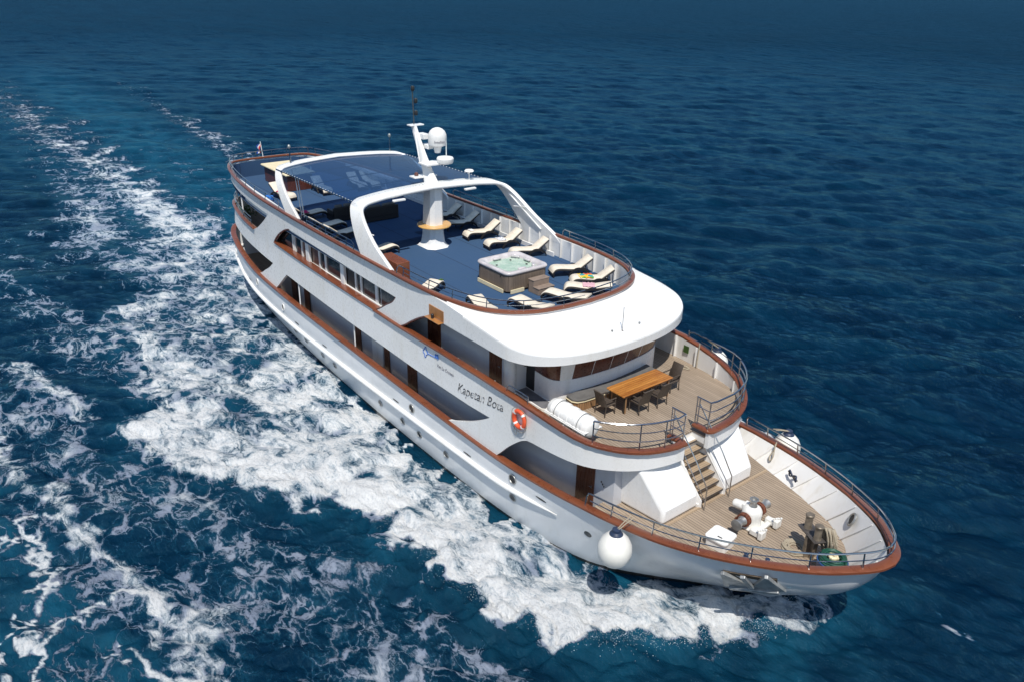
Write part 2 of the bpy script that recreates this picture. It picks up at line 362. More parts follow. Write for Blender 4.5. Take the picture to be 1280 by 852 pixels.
OUTER = [(30.3, .9), (30.6, -.2), (30.2, -1.8), (28.9, -3.7), (27.7, -5.6), (26.6, -6.6), (25.1, -7.3), (23.2, -7.7), (21.3, -7.9), (19.1, -7.9), (17.5, -8.0),
         (15.5, -8.3), (14.7, -9.7), (12.5, -11.4), (10.1, -12.8), (7.3, -13.6), (5.9, -12.6), (4.5, -11.2), (1.2, -11.6), (-2.6, -12.1), (-6.9, -10.6), (-10.5, -7.7),
         (-15.0, -6.9), (-20.3, -6.5)]
WLINE = [(29.5, 0), (28.6, -.4), (27.4, -1.5), (26.5, -2.3), (25.5, -3.1), (24.5, -3.65), (23, -4.02), (20.8, -4.25), (18, -4.35), (14, -4.35), (10, -4.25), (6, -4.1), (2, -3.85), (-2, -3.5), (-4.8, -3.15), (-6.8, -2.75), (-8.2, -2.3), (-9.2, 0)]
def sea_mesh():
    az0 = AZ; half = R(57)
    da = .0032
    th = np.concatenate([np.arange(-half, half, da), np.linspace(half, 2*PI-half, 60)[:-1]])+az0
    rr = [2.0, 5.0]
    r = 9.0
    while r < 9000: rr.append(r); r *= 1.0050 if r < 900 else 1.02
    rr = np.array(rr); nr, na = len(rr), len(th)
    x = (CAM.x+rr[:, None]*np.cos(th)[None, :]); y = (CAM.y+rr[:, None]*np.sin(th)[None, :]); rad = np.repeat(rr[:, None], na, 1)
    x = x.ravel(); y = y.ravel(); rad = rad.ravel()
    wd = np.array([-.80, .60]); wd2 = np.array([-.55, .83])
    z = np.zeros_like(x); dx = np.zeros_like(x); dy = np.zeros_like(x)
    for (L, N, seed, wdv, lp, rms, chop, mips) in ((131.0, 1024, 3, wd, 7.0, .075, .9, (0, .5, 1.2, 3.0)), (37.3, 512, 5, wd2, 1.7, .036, .9, (0, .25, .6, 1.5)), (463.0, 1024, 8, wd, 17.0, .085, .6, (0, 2.0, 5.0))):
        lay = ocean(L, N, seed, wdv, lp, rms, 2, mips)
        cell = rad*.0052
        for q, m in enumerate(mips):
            nx = mips[q+1] if q+1 < len(mips) else 1e9
            lo = m*.5 if q else -1; sel = (cell >= lo) & (cell < nx*.5)
            if sel.any():
                for tgt, a, f in ((z, lay[q][0], 1), (dx, lay[q][1], chop), (dy, lay[q][2], chop)):
                    tgt[sel] += f*samp(a, L, x[sel], y[sel])
    fade = np.clip(1.15-rad/4000, .0, 1); z *= fade; dx *= fade; dy *= fade
    # foam density and aerated water, from where the hull churns the sea
    D = np.zeros_like(x); A = np.zeros_like(x); H = np.zeros_like(x)
    s = np.where((x > -170) & (x < 60) & (y > -50) & (y < 60))[0]; X, Y = x[s], y[s]
    wob = samp(ocean(61., 256, 11, wd, 6., 1., 0)[0][0], 61., X, Y); wob2 = samp(ocean(23., 256, 12, wd, 1.6, 1., 0)[0][0], 23., X, Y)
    Xw = X+.55*wob+.22*wob2; Yw = Y+.55*np.roll(wob, 7)-.3*wob+.25*wob2
    prt = (Y > .4) & (X > -9.5); Ym = np.where(prt, -Y, Y); Yv = np.where(prt, -Yw, Yw)            # the same wash on the far side of the hull
    ins = inpoly(Xw, Yv, OUTER+[(-20, -1), (-9.2, 0)]+WLINE[::-1])
    do, so_ = dpoly(Xw, Yv, OUTER); dh, _ = dpoly(X, Ym, WLINE); dh3 = np.where(X > 29.5, 99, dh)
    base = np.interp(Xw, [-22, -12, -4, 3, 8, 12, 18, 24, 27, 31], [.46, .53, .58, .62, .70, .77, .79, .83, .88, .90])
    base += np.interp(X, [2, 8, 26, 30], [.0, .24, .26, .05])*np.exp(-(do/1.5)**2)
    base -= np.interp(X, [11, 18, 23, 29], [-.12, .02, .22, .2])*np.exp(-(dh/1.5)**2)
    base += (.11*wob+.06*wob2)*np.interp(X, [0, 14, 26], [.9, 1.0, .8])
    d = np.where(ins, base, base*np.exp(-(do/np.interp(X, [0, 15, 28], [1.6, .8, .3]))**2)*.95)
    a_ = np.where(ins, .65, .65*np.exp(-(do/2.0)**2))*np.interp(X, [-25, 5, 30], [.55, .7, 1])
    hgt = np.where(ins, 1, 0)*np.interp(X, [0, 14, 26, 30.5], [.0, .10, .2, .12])*np.clip(do/1.5, 0, 1)*np.clip(dh/1.0, .3, 1)
    hgt += np.interp(X, [4, 12, 22, 28, 30.5], [.04, .22, .34, .40, .2])*np.exp(-((do-.7*ins)/1.15)**2)
    a_ = np.maximum(a_, .95*np.exp(-(dh/1.3)**2)*np.interp(X, [12, 20, 28, 30], [0, .8, 1, .3]))
    # wake astern: two foam crests, turbulent pale water between
    def band(pl, w0, w1, amp0, amp1, teal=0.0, xw=Xw, yw=Yw):
        dd, ss = dpoly(xw, yw, pl); ww = lerp(w0, w1, ss); g = np.exp(-(dd/ww)**2)
        fd = 1-np.clip(ss, 0, 1)**5; return g*lerp(amp0, amp1, ss)*fd, g*teal*fd
    for pl, w0, w1, a0, a1, tl in (
            ([(-16.5, -3.0), (-22, -2.8), (-30.4, -2.4), (-42, -1.9), (-53, -1.9), (-70, -3.0), (-113, -2.2), (-165, -1)], 2.0, 3.4, .76, .64, .3),
            ([(-12, -6.5), (-21.8, -8.5), (-26, -8.4), (-36, -6.5), (-48, -5.6), (-70, -6)], 2.8, 2.6, .58, .50, .1),
            ([(-1, -13.2), (-8, -13.8), (-16, -14.5), (-22, -14.9), (-30, -12)], 1.6, 2.0, .52, .44, .1),
            ([(-9.5, 6.0), (-25, 8.5), (-48.7, 11.8), (-59, 12.4), (-85, 14.5), (-135, 19.5)], 1.3, 2.2, .66, .50, .1),
            ([(-9.5, .0), (-18.5, -.3), (-25, -.2), (-37, 0)], 2.2, 1.6, .78, .50, .8),
            ([(-9.5, -1.5), (-15, -3.4), (-20, -4.5), (-27, -4.2)], 1.4, 1.4, .78, .55, .6),
            ([(-9.5, 2.0), (-28, 3.0), (-50, 4.5), (-80, 5.5), (-160, 9)], 4.2, 7.5, .27, .10, .75),
            ([(-12, -2.5), (-40, -3.0), (-70, -2.5), (-150, -.5)], 4.5, 6.5, .44, .36, .45),
            ([(5, -5.5), (-4, -5.8), (-9, -5.5), (-15, -5.0)], 2.0, 1.6, .66, .55, .4)):
        b, tl_ = band(pl, w0, w1, a0, a1, tl); d = np.maximum(d, b+.10*wob*(b > .12)); a_ = np.maximum(a_, tl_)
    # old foam laid out in lace to starboard
    LREG = [(30, -9.4), (24.5, -8.6), (16, -9.2), (8, -14.4), (-2, -14), (-6, -18), (-3, -26), (30, -26), (29, -12)]
    inl = inpoly(Xw, Yw, LREG); dl, _ = dpoly(Xw, Yw, LREG+[LREG[0]])
    lac = np.clip(dl/2.0, 0, 1)*inl*np.interp(Y, [-22, -17, -12, -8.5], [.33, .40, .38, .30]); d = np.maximum(d, lac+.09*wob*(lac > .1))
    for pl, w0, w1, a0, a1, tl in (
            ([(-8, -19.5), (0, -19.2), (4.3, -18.6), (7.6, -18.3), (9.3, -17.7), (11.9, -17.2), (14.0, -16.9), (16.4, -16.7), (17.8, -16.1), (20, -15.8), (23, -15.4), (26, -14.6)], .62, .55, .78, .70, .2),
            ([(-4, -16.9), (-3.1, -16.6), (.1, -15.6), (2.6, -15.0), (3.6, -14.9)], .7, .5, .80, .66, .0),
            ([(8.6, -14.9), (12.4, -13.6), (16.4, -12.9), (20.1, -12.2), (22.3, -11.6), (24.9, -10.8)], .7, .7, .52, .52, .0),
            ([(10.7, -14.0), (15.2, -13.0), (18.9, -11.0), (21.6, -10.0), (24.7, -9.5), (28, -8.6)], .7, .6, .50, .50, .0),
            ([(11.4, -19.7), (10.6, -18.7), (10.8, -17.6)], .24, .24, 1.0, .95, .0),
            ([(16.9, -20.6), (15.6, -19.4), (15.0, -18.7), (12.7, -18.8), (10.9, -18.7)], .24, .24, 1.05, .95, .0),
            ([(18.9, -20.1), (17.5, -19.6), (17.2, -19.0), (17.1, -18.3), (16.9, -17.3), (18.0, -16.3)], .24, .26, 1.05, 1.05, .0),
            ([(19.6, -18.4), (19.0, -17.4), (20.2, -16.6), (21.2, -16.0)], .24, .26, .95, 1.0, .0)):
        dd, ss = dpoly(X+.28*wob2+.3*wob, Y+.22*wob2-.2*wob, pl); ww = lerp(w0, w1, ss); g = np.exp(-(dd/ww)**2)
        d = np.maximum(d, g*lerp(a0, a1, ss)); a_ = np.maximum(a_, g*tl)
    TEAL = [(9, -18.6), (13, -17.6), (17, -17.0), (21.5, -16), (24, -15.6), (24, -26), (4, -26), (6, -19)]
    inT = inpoly(Xw, Yw, TEAL); dT, _ = dpoly(Xw, Yw, TEAL+[TEAL[0]]); a_ = np.maximum(a_, inT*np.clip(dT/1.2, 0, 1)*.62)
    d = np.where(inT, np.maximum(d-.05, 0), d)
    # a few small breaking crests
    for cx, cy, cw, ca in ((34.0, 3.5, .28, .75), (34.45, 3.75, .2, .7), (33.4, 4.0, .15, .7), (38, 11, .12, .6), (20, 45, .6, .6), (-60, 120, 1.5, .5)):
        d = np.maximum(d, ca*np.exp(-(((X-cx)/cw)**2+((Y-cy)/(cw*.5))**2)))
    D[s] = d; A[s] = np.clip(a_, 0, 1); H[s] = hgt
    lump = np.zeros_like(x); lump[s] = wob2
    z += H*(1+.07*lump)+np.clip(D-.45, 0, 1)*.025*lump
    calm = np.ones_like(x); calm[s] = np.clip(np.where(Y > -30, (dh)/1.2, 1), .35, 1); z *= np.where(H > .02, 1, calm)
    co = np.stack([x+dx, y+dy, z], 1).astype(np.float32)
    I, J = np.meshgrid(np.arange(nr-1), np.arange(na), indexing='ij'); J2 = (J+1) % na
    q = np.stack([I*na+J, (I+1)*na+J, (I+1)*na+J2, I*na+J2], -1).reshape(-1, 4).astype(np.int32)
    me = bpy.data.meshes.new('sea'); me.vertices.add(len(co)+1)
    co = np.vstack([co, [[CAM.x, CAM.y, 0]]]).astype(np.float32)
    me.vertices.foreach_set('co', co.ravel())
    ctr = len(co)-1; tri = np.stack([np.full(na, ctr), np.arange(na), (np.arange(na)+1) % na], 1).astype(np.int32)
    me.loops.add(q.size+tri.size); me.loops.foreach_set('vertex_index', np.concatenate([q.ravel(), tri.ravel()]))
    me.polygons.add(len(q)+na)
    me.polygons.foreach_set('loop_start', np.concatenate([np.arange(len(q))*4, q.size+np.arange(na)*3]).astype(np.int32))
    me.polygons.foreach_set('loop_total', np.concatenate([np.full(len(q), 4), np.full(na, 3)]).astype(np.int32))
    me.polygons.foreach_set('use_smooth', np.ones(len(q)+na, bool))
    me.update(calc_edges=True)
    for nm, arr in (('foam', D), ('aerated', A)):
        at = me.attributes.new(nm, 'FLOAT', 'POINT'); at.data.foreach_set('value', np.append(arr, 0).astype(np.float32))
    return me

def sea_material():
    t = NT('sea_water')
    fo = t.n('ShaderNodeAttribute', attribute_name='foam').outputs['Fac']; ae = t.n('ShaderNodeAttribute', attribute_name='aerated').outputs['Fac']
    P = t.n('ShaderNodeNewGeometry').outputs['Position']
    flat = t.math_vec(P, None, R(-8), (.80, 1.18, 0))
    def warp(v, sc, amp, det=5, rough=.6):
        n = t.n('ShaderNodeTexNoise'); n.inputs['Scale'].default_value = sc; n.inputs['Detail'].default_value = det; n.inputs['Roughness'].default_value = rough; t.l(v, n.inputs['Vector'])
        a = t.n('ShaderNodeVectorMath', operation='SUBTRACT'); t.l(n.outputs['Color'], a.inputs[0]); a.inputs[1].default_value = (.5, .5, .5)
        b = t.n('ShaderNodeVectorMath', operation='MULTIPLY_ADD'); t.l(a.outputs[0], b.inputs[0]); b.inputs[1].default_value = (amp, amp, 0); t.l(v, b.inputs[2]); return b.outputs[0]
    W = warp(flat, .55, 2.6)
    def vein(scale, w0, w1):
        v = t.n('ShaderNodeTexVoronoi', feature='DISTANCE_TO_EDGE'); v.inputs['Scale'].default_value = scale; t.l(W, v.inputs['Vector'])
        return t.ramp(v.outputs['Distance'], 0.0, t.ramp(fo, .15, .85, w0, w1, False), 1.0, 0.0, False)
    v1, v2, v3 = vein(.72, .05, .32), vein(1.9, .07, .38), vein(4.8, .10, .5)
    nz = t.ramp(t.noise(W, 1.75, 10, .72), .28, .72, 0, 1, False)
    nf = t.ramp(t.noise(warp(flat, 3.0, .30, 3), 9.0, 8, .76), .28, .72, 0, 1, False)
    nl = t.ramp(t.noise(flat, .30, 4, .55), .3, .7, 0, 1, False)
    vein_ = t.math('MAXIMUM', v1, t.math('MULTIPLY', v2, .82)); vein_ = t.math('MAXIMUM', vein_, t.math('MULTIPLY', v3, t.ramp(fo, .3, .8, .30, .75, False)))
    F = t.math('MULTIPLY', vein_, t.math('ADD', .40, t.math('MULTIPLY', nz, .55)))
    F = t.math('ADD', F, t.math('MULTIPLY', t.math('SUBTRACT', nz, .5), .42))
    F = t.math('ADD', F, t.math('MULTIPLY', t.math('SUBTRACT', nf, .5), .30))
    F = t.math('ADD', F, t.math('MULTIPLY', t.math('SUBTRACT', nl, .5), .22))
    ns = t.ramp(t.noise(t.math_vec(W, None, R(-44), (.55, 2.1, 1)), 1.5, 8, .68), .28, .72, 0, 1, False)   # torn streaks across the run of the wash
    F = t.math('ADD', F, t.math('MULTIPLY', t.math('SUBTRACT', ns, .5), t.ramp(fo, .35, .7, .12, .55)))
    F = t.math('ADD', F, t.math('MULTIPLY', t.math('SUBTRACT', fo, .5), 1.05))
    gate = t.ramp(fo, .04, .22)
    foam = t.math('MULTIPLY', t.ramp(F, .33, t.ramp(fo, .4, .8, .60, .80)), gate)
    thin = t.math('MULTIPLY', t.ramp(F, .02, .50), gate)                # film of bubbles round the foam
    dens = t.ramp(F, .45, 1.15)
    foam = t.math('MULTIPLY', foam, t.ramp(fo, .3, .8, .70, .97))
    big = t.noise(P, .018, 3); mid = t.noise(t.math_vec(P, None, R(-50), (.35, 1.7, 0)), .075, 9, .68)
    deep = t.mix(t.ramp(big, .35, .65), (.0004, .0078, .0215), (.0005, .0108, .0290))
    deep = t.mix(t.math('MULTIPLY', t.ramp(mid, .44, .66), .6), deep, (.0008, .0200, .0440))
    deep = t.mix(t.math('MULTIPLY', t.ramp(mid, .50, .32), .5), deep, (.0003, .0052, .0140))
    m2_ = t.noise(t.math_vec(P, None, R(-50), (.35, 1.7, 0)), .34, 6, .66)
    deep = t.mix(t.math('MULTIPLY', t.ramp(m2_, .46, .64), .5), deep, (.0009, .0220, .0470))
    bub = t.math('MAXIMUM', t.math('MULTIPLY', ae, t.ramp(t.noise(W, .45, 5), .3, .7, .25, .85)), t.math('MULTIPLY', thin, .38))
    wat = t.mix(bub, deep, (.009, .095, .160))
    fcol = t.mix(dens, (.36, .46, .54), (.92, .93, .93))
    fcol = t.mix(t.math('MULTIPLY', t.ramp(nf, .55, .15), .42), fcol, (.34, .41, .47))
    fcol = t.mix(t.ramp(fo, .40, .75), (.36, .41, .53), fcol)
    # ripples too small for the mesh
    cd = t.n('ShaderNodeCameraData').outputs['View Distance']
    r1 = t.noise(t.math_vec(P, None, R(-52), (.85, 2.3, 1)), 1.9, 8, .66); r2 = t.noise(t.math_vec(P, None, R(-40), (.9, 1.7, 1)), 6.5, 5, .62)
    hgt = t.math('ADD', t.math('MULTIPLY', r1, .120), t.math('MULTIPLY', r2, .042))
    r3 = t.noise(t.math_vec(P, None, R(-52), (.6, 2.0, 1)), .20, 6, .62); r4 = t.noise(t.math_vec(P, None, R(-46), (.5, 1.9, 1)), .045, 5, .6)
    hgt = t.math('ADD', hgt, t.math('MULTIPLY', r3, t.ramp(cd, 40, 260, .0, 1.4, False)))
    hgt = t.math('ADD', hgt, t.math('MULTIPLY', r4, t.ramp(cd, 90, 500, .0, 2.5, False)))
    fh = t.math('MULTIPLY', foam, t.math('ADD', t.math('MULTIPLY', nz, .16), t.math('MULTIPLY', nf, .075)))
    hh = t.math('ADD', t.math('MULTIPLY', hgt, t.math('SUBTRACT', 1.0, t.math('MULTIPLY', foam, .8))), fh)
    bp = t.n('ShaderNodeBump'); bp.inputs['Strength'].default_value = .9; bp.inputs['Distance'].default_value = 1.0; t.l(hh, bp.inputs['Height']); N = bp.outputs[0]
    fr = t.n('ShaderNodeFresnel'); fr.inputs['IOR'].default_value = 1.333; t.l(N, fr.inputs['Normal'])
    dw = t.n('ShaderNodeBsdfDiffuse'); t.l(wat, dw.inputs[0]); t.l(N, dw.inputs['Normal'])
    gl = t.n('ShaderNodeBsdfGlossy'); gl.inputs['Color'].default_value = (.26, .66, .92, 1); t.l(t.ramp(cd, 50, 350, .12, .42, False), gl.inputs['Roughness']); t.l(N, gl.inputs['Normal'])
    m1 = t.n('ShaderNodeMixShader'); t.l(t.math('MINIMUM', t.math('MULTIPLY', fr.outputs[0], t.ramp(cd, 35, 300, .95, .34, False)), .34), m1.inputs[0]); t.l(dw.outputs[0], m1.inputs[1]); t.l(gl.outputs[0], m1.inputs[2])
    df = t.n('ShaderNodeBsdfDiffuse'); t.l(fcol, df.inputs[0]); t.l(N, df.inputs['Normal'])
    m2 = t.n('ShaderNodeMixShader'); t.l(foam, m2.inputs[0]); t.l(m1.outputs[0], m2.inputs[1]); t.l(df.outputs[0], m2.inputs[2])
    t.l(m2.outputs[0], t.out.inputs[0]); t.t.nodes.remove(t.b)
    return t.m
def _math_vec(t, v, keep, rot, sc):
    mp = t.n('ShaderNodeMapping'); mp.inputs['Rotation'].default_value = (0, 0, rot); mp.inputs['Scale'].default_value = sc; t.l(v, mp.inputs[0]); return mp.outputs[0]
NT.math_vec = _math_vec
sea = bpy.data.objects.new('sea', sea_mesh()); C.objects.link(sea); sea.data.materials.append(sea_material()); tag(sea, kind='structure')

# ------------------------------------------------------------------ the yacht: lines
yacht = thing('motor_yacht', 'white three deck motor yacht with varnished wood rails steaming across the blue sea', 'yacht')
RAIL = [(-10.3, 0, 3.75), (-10.2, 1.6, 3.72), (-9.9, 2.55, 3.66), (-8.9, 3.15, 3.52), (-7.2, 3.6, 3.38), (-5, 4.0, 3.22), (-2, 4.35, 3.06), (2, 4.5, 2.94), (6, 4.55, 2.88), (10, 4.55, 2.78),
        (14, 4.55, 2.70), (18, 4.55, 2.64), (21, 4.52, 2.64), (23.5, 4.44, 2.80), (25, 4.33, 2.93), (26.2, 4.16, 3.0), (27.7, 3.84, 3.10), (29.1, 3.34, 3.24), (30.45, 2.66, 3.42), (31.75, 1.80, 3.62), (32.56, .95, 3.76), (32.88, .45, 3.82), (32.98, 0, 3.84)]
STRK = [(-9.95, 0, 2.35), (-9.85, 1.6, 2.32), (-9.6, 2.5, 2.28), (-8.75, 3.1, 2.15), (-7, 3.56, 2.0), (-5, 3.96, 1.82), (-2, 4.33, 1.68), (2, 4.48, 1.56), (6, 4.53, 1.50), (10, 4.53, 1.49),
        (14, 4.53, 1.51), (18, 4.53, 1.56), (20.9, 4.49, 1.62), (23.3, 4.36, 1.84), (24.8, 4.18, 1.98), (25.9, 3.96, 2.04), (27.3, 3.56, 2.1), (28.65, 3.04, 2.14), (29.9, 2.40, 2.2), (31.1, 1.55, 2.3), (31.9, .80, 2.36), (32.13, .38, 2.39), (32.2, 0, 2.4)]
WLN = [(-9.2, 0, 0), (-9.1, 1.2, 0), (-8.9, 1.9, 0), (-8.2, 2.3, 0), (-6.8, 2.75, 0), (-4.8, 3.15, 0), (-2, 3.5, 0), (2, 3.85, 0), (6, 4.1, 0), (10, 4.25, 0), (14, 4.35, 0), (18, 4.35, 0),
       (20.8, 4.25, 0), (23, 4.02, 0), (24.5, 3.65, 0), (25.5, 3.1, 0), (26.5, 2.3, 0), (27.4, 1.5, 0), (28.2, .85, 0), (28.9, .35, 0), (29.3, .1, 0), (29.43, .05, 0), (29.5, 0, 0)]
cR, cS, cW = cat(RAIL, 8), cat(STRK, 8), cat(WLN, 8)
for c_ in (cR, cS, cW): c_[:, 1] = np.maximum(c_[:, 1], 0)
NS = len(cR)
def vert(i):
    rail, st, wl = cR[i], cS[i], cW[i]; bt = np.array([wl[0]-.25, wl[1]*.86, -1.3])
    return cat([bt, wl, st, rail], 6)
HG = np.array([vert(i) for i in range(NS)])                              # station, level, xyz (y positive)
g = G()
rows = [[(p[0], -p[1], p[2]) for p in HG[i]] for i in range(NS)]; g.loft(rows)
g.loft([[(p[0], p[1], p[2]) for p in reversed(HG[i])] for i in range(NS)])
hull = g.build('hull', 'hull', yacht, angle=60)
_fine = np.array([cat(HG[i], 5) for i in range(NS)])
def hull_pt(x, z):
    """point of the starboard shell at a given x and z, with its outward normal"""
    d = (_fine[:, :, 0]-x)**2+(_fine[:, :, 2]-z)**2; i, j = np.unravel_index(d.argmin(), d.shape)
    i = min(max(i, 1), NS-2); j = min(max(j, 1), _fine.shape[1]-2)
    a = _fine[i+1, j]-_fine[i-1, j]; b = _fine[i, j+1]-_fine[i, j-1]; n = np.cross(b, a); n /= np.linalg.norm(n)
    p = _fine[i, j]; y = p[1]-((x-p[0])*n[0]+(z-p[2])*n[2])/n[1] if abs(n[1]) > .2 else p[1]
    if n[1] < 0: n = -n
    return Vector((x, -y, z)), Vector((n[0], -n[1], n[2]))
rx = lambda c, x, k: float(np.interp(x, c[:, 0], c[:, k]))
# shell plan above the hull
HRp = [(p[0], p[1]) for p in RAIL[1:]]
SPL = [(-9.8, 0), (-9.75, 1.5), (-9.5, 2.45), (-8.5, 3.0), (-7.16, 3.38), (-5, 3.8), (-2.5, 4.1), (0, 4.28), (4, 4.42), (8, 4.47), (12, 4.48), (17, 4.48), (19.5, 4.48), (21.4, 4.45), (23.2, 4.27), (24.4, 3.95), (25.2, 3.36), (25.75, 2.62), (26.06, 1.75), (26.17, .98), (26.21, .2)]
cSP = cat(SPL, 10)
def wsh(x, z):
    a = float(np.interp(x, cR[:, 0], cR[:, 1])); b = float(np.interp(x, cSP[:, 0], cSP[:, 1])); t = min(max((z-2.6)/2.6, 0), 1)
    return b if x > 22 else a+(b-a)*t
SU = np.concatenate([[0], np.cumsum(np.hypot(np.diff(cSP[:, 0]), np.diff(cSP[:, 1])))])
def x2u(x): return float(np.interp(x, cSP[:, 0], SU))
def u2x(u): return float(np.interp(u, SU, cSP[:, 0]))
def railz(x): return rx(cR, x, 2)

BR = [(11.0, 5.46), (13.75, 5.42), (17.3, 5.46), (19.4, 5.47), (21.6, 5.43), (23.2, 5.22), (24.2, 5.03), (25.2, 4.86), (25.8, 4.77), (26.1, 4.73), (26.17, 4.72), (26.21, 4.72)]   # bridge deck rail line (x, z)
brz = lambda x: float(np.interp(x, [p[0] for p in BR], [p[1] for p in BR]))
def dense(poly, step=.28):
    out = []
    for i in range(len(poly)):
        a, b = np.array(poly[i]), np.array(poly[(i+1) % len(poly)]); n = max(1, int(np.hypot(*(b-a))/step))
        out += [tuple(a+(b-a)*k/n) for k in range(n)]
    return out
arc = lambda pts, n=5: [tuple(p) for p in cat(pts, n)]
outer = [(-9.5, 7.62), (16.5, 7.58), (17.4, 7.53), (18.1, 7.47), (18.3, 7.45), (18.3, 6.70), (17.17, 6.70)]
outer += arc([(16.6, 6.70), (16.24, 6.66), (15.73, 6.53), (15.2, 6.28), (14.64, 5.95), (14.2, 5.66), (13.75, 5.42)])
outer += [p for p in BR if p[0] > 14]+[(26.21, 4.1), (25.7, 4.08), (23.6, 4.06)]
outer += arc([(22.3, 4.06), (21.95, 4.0), (21.62, 3.78), (21.14, 3.36), (20.8, 3.0), (20.47, 2.66)])
outer += [(19, 2.64), (17.08, 2.64)]+arc([(17.08, 2.64), (17.6, 2.78), (18.18, 3.02), (18.8, 3.30), (19.35, 3.60), (19.75, 3.85), (20.03, 4.04)])
outer += [(18.68, 3.97), (14.89, 3.94), (9.5, 4.04), (6.1, 4.13), (2.18, 4.22), (.61, 2.98), (-.6, 3.01), (-2.0, 3.07)]
outer += arc([(-2.0, 3.07), (-1.4, 3.30), (-.96, 3.55), (-.5, 3.78), (-.19, 3.95), (.05, 4.12), (.3, 4.30)])+[(-2.28, 4.34), (-5.93, 4.32), (-9.5, 4.36), (-9.5, 5.47), (-5.54, 5.44), (-2.63, 5.44)]
outer += arc([(-2.63, 5.44), (-1.9, 5.72), (-1.24, 6.07), (-.85, 6.3), (-.52, 6.5), (-.15, 6.75), (.12, 6.95)])+[(-2.6, 6.97), (-7.75, 6.97), (-9.5, 6.97)]
holeB = arc([(.67, 5.60), (1.05, 5.93), (1.52, 6.25), (2.0, 6.5), (2.4, 6.68), (2.96, 6.86)])+[(4.85, 6.82), (8.62, 6.73), (11.22, 6.66), (13.5, 6.62)]+arc([(13.5, 6.62), (13.2, 6.32), (12.68, 6.02), (12.2, 5.72), (11.72, 5.46)])+[(9, 5.50), (4, 5.56)]
def dedupe(P):
    o = []
    for p in P:
        if not o or math.hypot(p[0]-o[-1][0], p[1]-o[-1][1]) > .03: o.append(p)
    if math.hypot(o[0][0]-o[-1][0], o[0][1]-o[-1][1]) < .03: o.pop()
    return o
def shell_sheet(off=0.0):
    O = [(x2u(x), z) for x, z in dedupe(outer)]; Hh = [(x2u(x), z) for x, z in dedupe(holeB)]
    O, Hh = dense(O), dense(Hh)
    pts = [Vector(p) for p in O+Hh]; ed = [(i, (i+1) % len(O)) for i in range(len(O))]+[(len(O)+i, len(O)+(i+1) % len(Hh)) for i in range(len(Hh))]
    oa, ha = np.array(O), np.array(Hh)
    uu, zz = np.meshgrid(np.arange(x2u(-9.4), SU[-1], .34), np.arange(2.7, 7.6, .30)); uu, zz = uu.ravel(), zz.ravel()
    keep = inpoly(uu, zz, O) & ~inpoly(uu, zz, Hh) & (dpoly(uu, zz, O+[O[0]])[0] > .13) & (dpoly(uu, zz, Hh+[Hh[0]])[0] > .13)
    pts += [Vector((a, b)) for a, b in zip(uu[keep], zz[keep])]
    v, _, f, *_r = delaunay_2d_cdt(pts, ed, [], 0, 1e-5)
    cx = np.array([sum((v[i].x for i in t))/len(t) for t in f]); cz = np.array([sum((v[i].y for i in t))/len(t) for t in f])
    ok = inpoly(cx, cz, O) & ~inpoly(cx, cz, Hh)
    return [(u2x(p.x), p.y) for p in v], [tuple(t) for t, k in zip(f, ok) if k]
full_outer = list(outer)
for sgn in (-1, 1):
    outer = [(min(x, 26.17 if sgn < 0 else 26.21), z) for x, z in full_outer]
    sv, sf = shell_sheet()
    g = G(); g.v = [(x, sgn*wsh(x, z), z) for x, z in sv]
    def orient(t):
        a, b, c = (Vector(g.v[i]) for i in t); return t if (b-a).cross(c-a).y*sgn > 0 or (abs((b-a).cross(c-a).y) < 1e-9) else t[::-1]
    g.f = [orient(t) for t in sf]
    g.build('side_panel', 'white', yacht, solid=.14, angle=70)
# transverse pieces of both stern bulwarks
for z0, z1, cut in ((6.97, 7.62, 2.45), (4.36, 5.47, 2.45)):
    pl = [(-9.5, -2.45), (-9.72, -1.6), (-9.8, -.6), (-9.8, .6), (-9.72, 1.6), (-9.5, 2.45)]
    c = cat([(*p, 0) for p in pl], 6)
    G().loft([[(p[0], p[1], z0), (p[0], p[1], z1)] for p in c]).build('stern_bulwark', 'white', yacht, solid=-.12, angle=60)

# ------------------------------------------------------------------ rub rail, ports, freeing slots, anchor pocket
for sgn in (-1, 1):
    idx = [i for i in range(NS) if -9.75 < cS[i][0] < 23.9 and cS[i][1] > 2.2]
    P = [(cS[i][0], sgn*(cS[i][1]+.05), cS[i][2]) for i in idx]; n = len(P)
    rr = [.105*min(1, (n-1-k)/10+.12) for k in range(n)]
    G().tube(P, rr, 10).build('rub_rail', 'white', yacht)
def ring_on_hull(x, z, rx_, rz_, name, mat, depth=.03, rim=None):
    p, nrm = hull_pt(x, z); a = Vector((1, 0, 0)); a = (a-nrm*a.dot(nrm)).normalized(); b = nrm.cross(a).normalized()
    if b.z < 0: b = -b
    n = 20; g = G(); c = p+nrm*depth
    ring = [c+a*rx_*math.cos(2*PI*k/n)+b*rz_*math.sin(2*PI*k/n) for k in range(n)]; back = [q-nrm*.12 for q in ring]
    g.loft([back, ring], True); g.f.append(tuple(range(len(g.v)-n, len(g.v))))
    o = g.build(name, mat, yacht, fix=True)
    if rim:
        tb = G().tube([c+a*(rx_+.012)*math.cos(2*PI*k/24)+b*(rz_+.012)*math.sin(2*PI*k/24) for k in range(24)], .024, 6, True); tb.build('rim', rim, o)
    return o
for x, z in ((2.59, 1.17), (3.89, 1.09), (5.89, 1.04), (7.21, 1.0), (11.77, .93), (13.72, .92), (15.09, .91), (17.12, .96), (21.4, 1.29), (25.0, 1.72)):
    ring_on_hull(x, z, .15, .13, 'porthole', 'glass', .012, 'galv' if x < 24 else None)
for x, z in ((14.63, 1.98), (21.46, 2.16)):
    ring_on_hull(x, z, .17, .17, 'mooring_hole', 'blackrub', .02, 'galv')
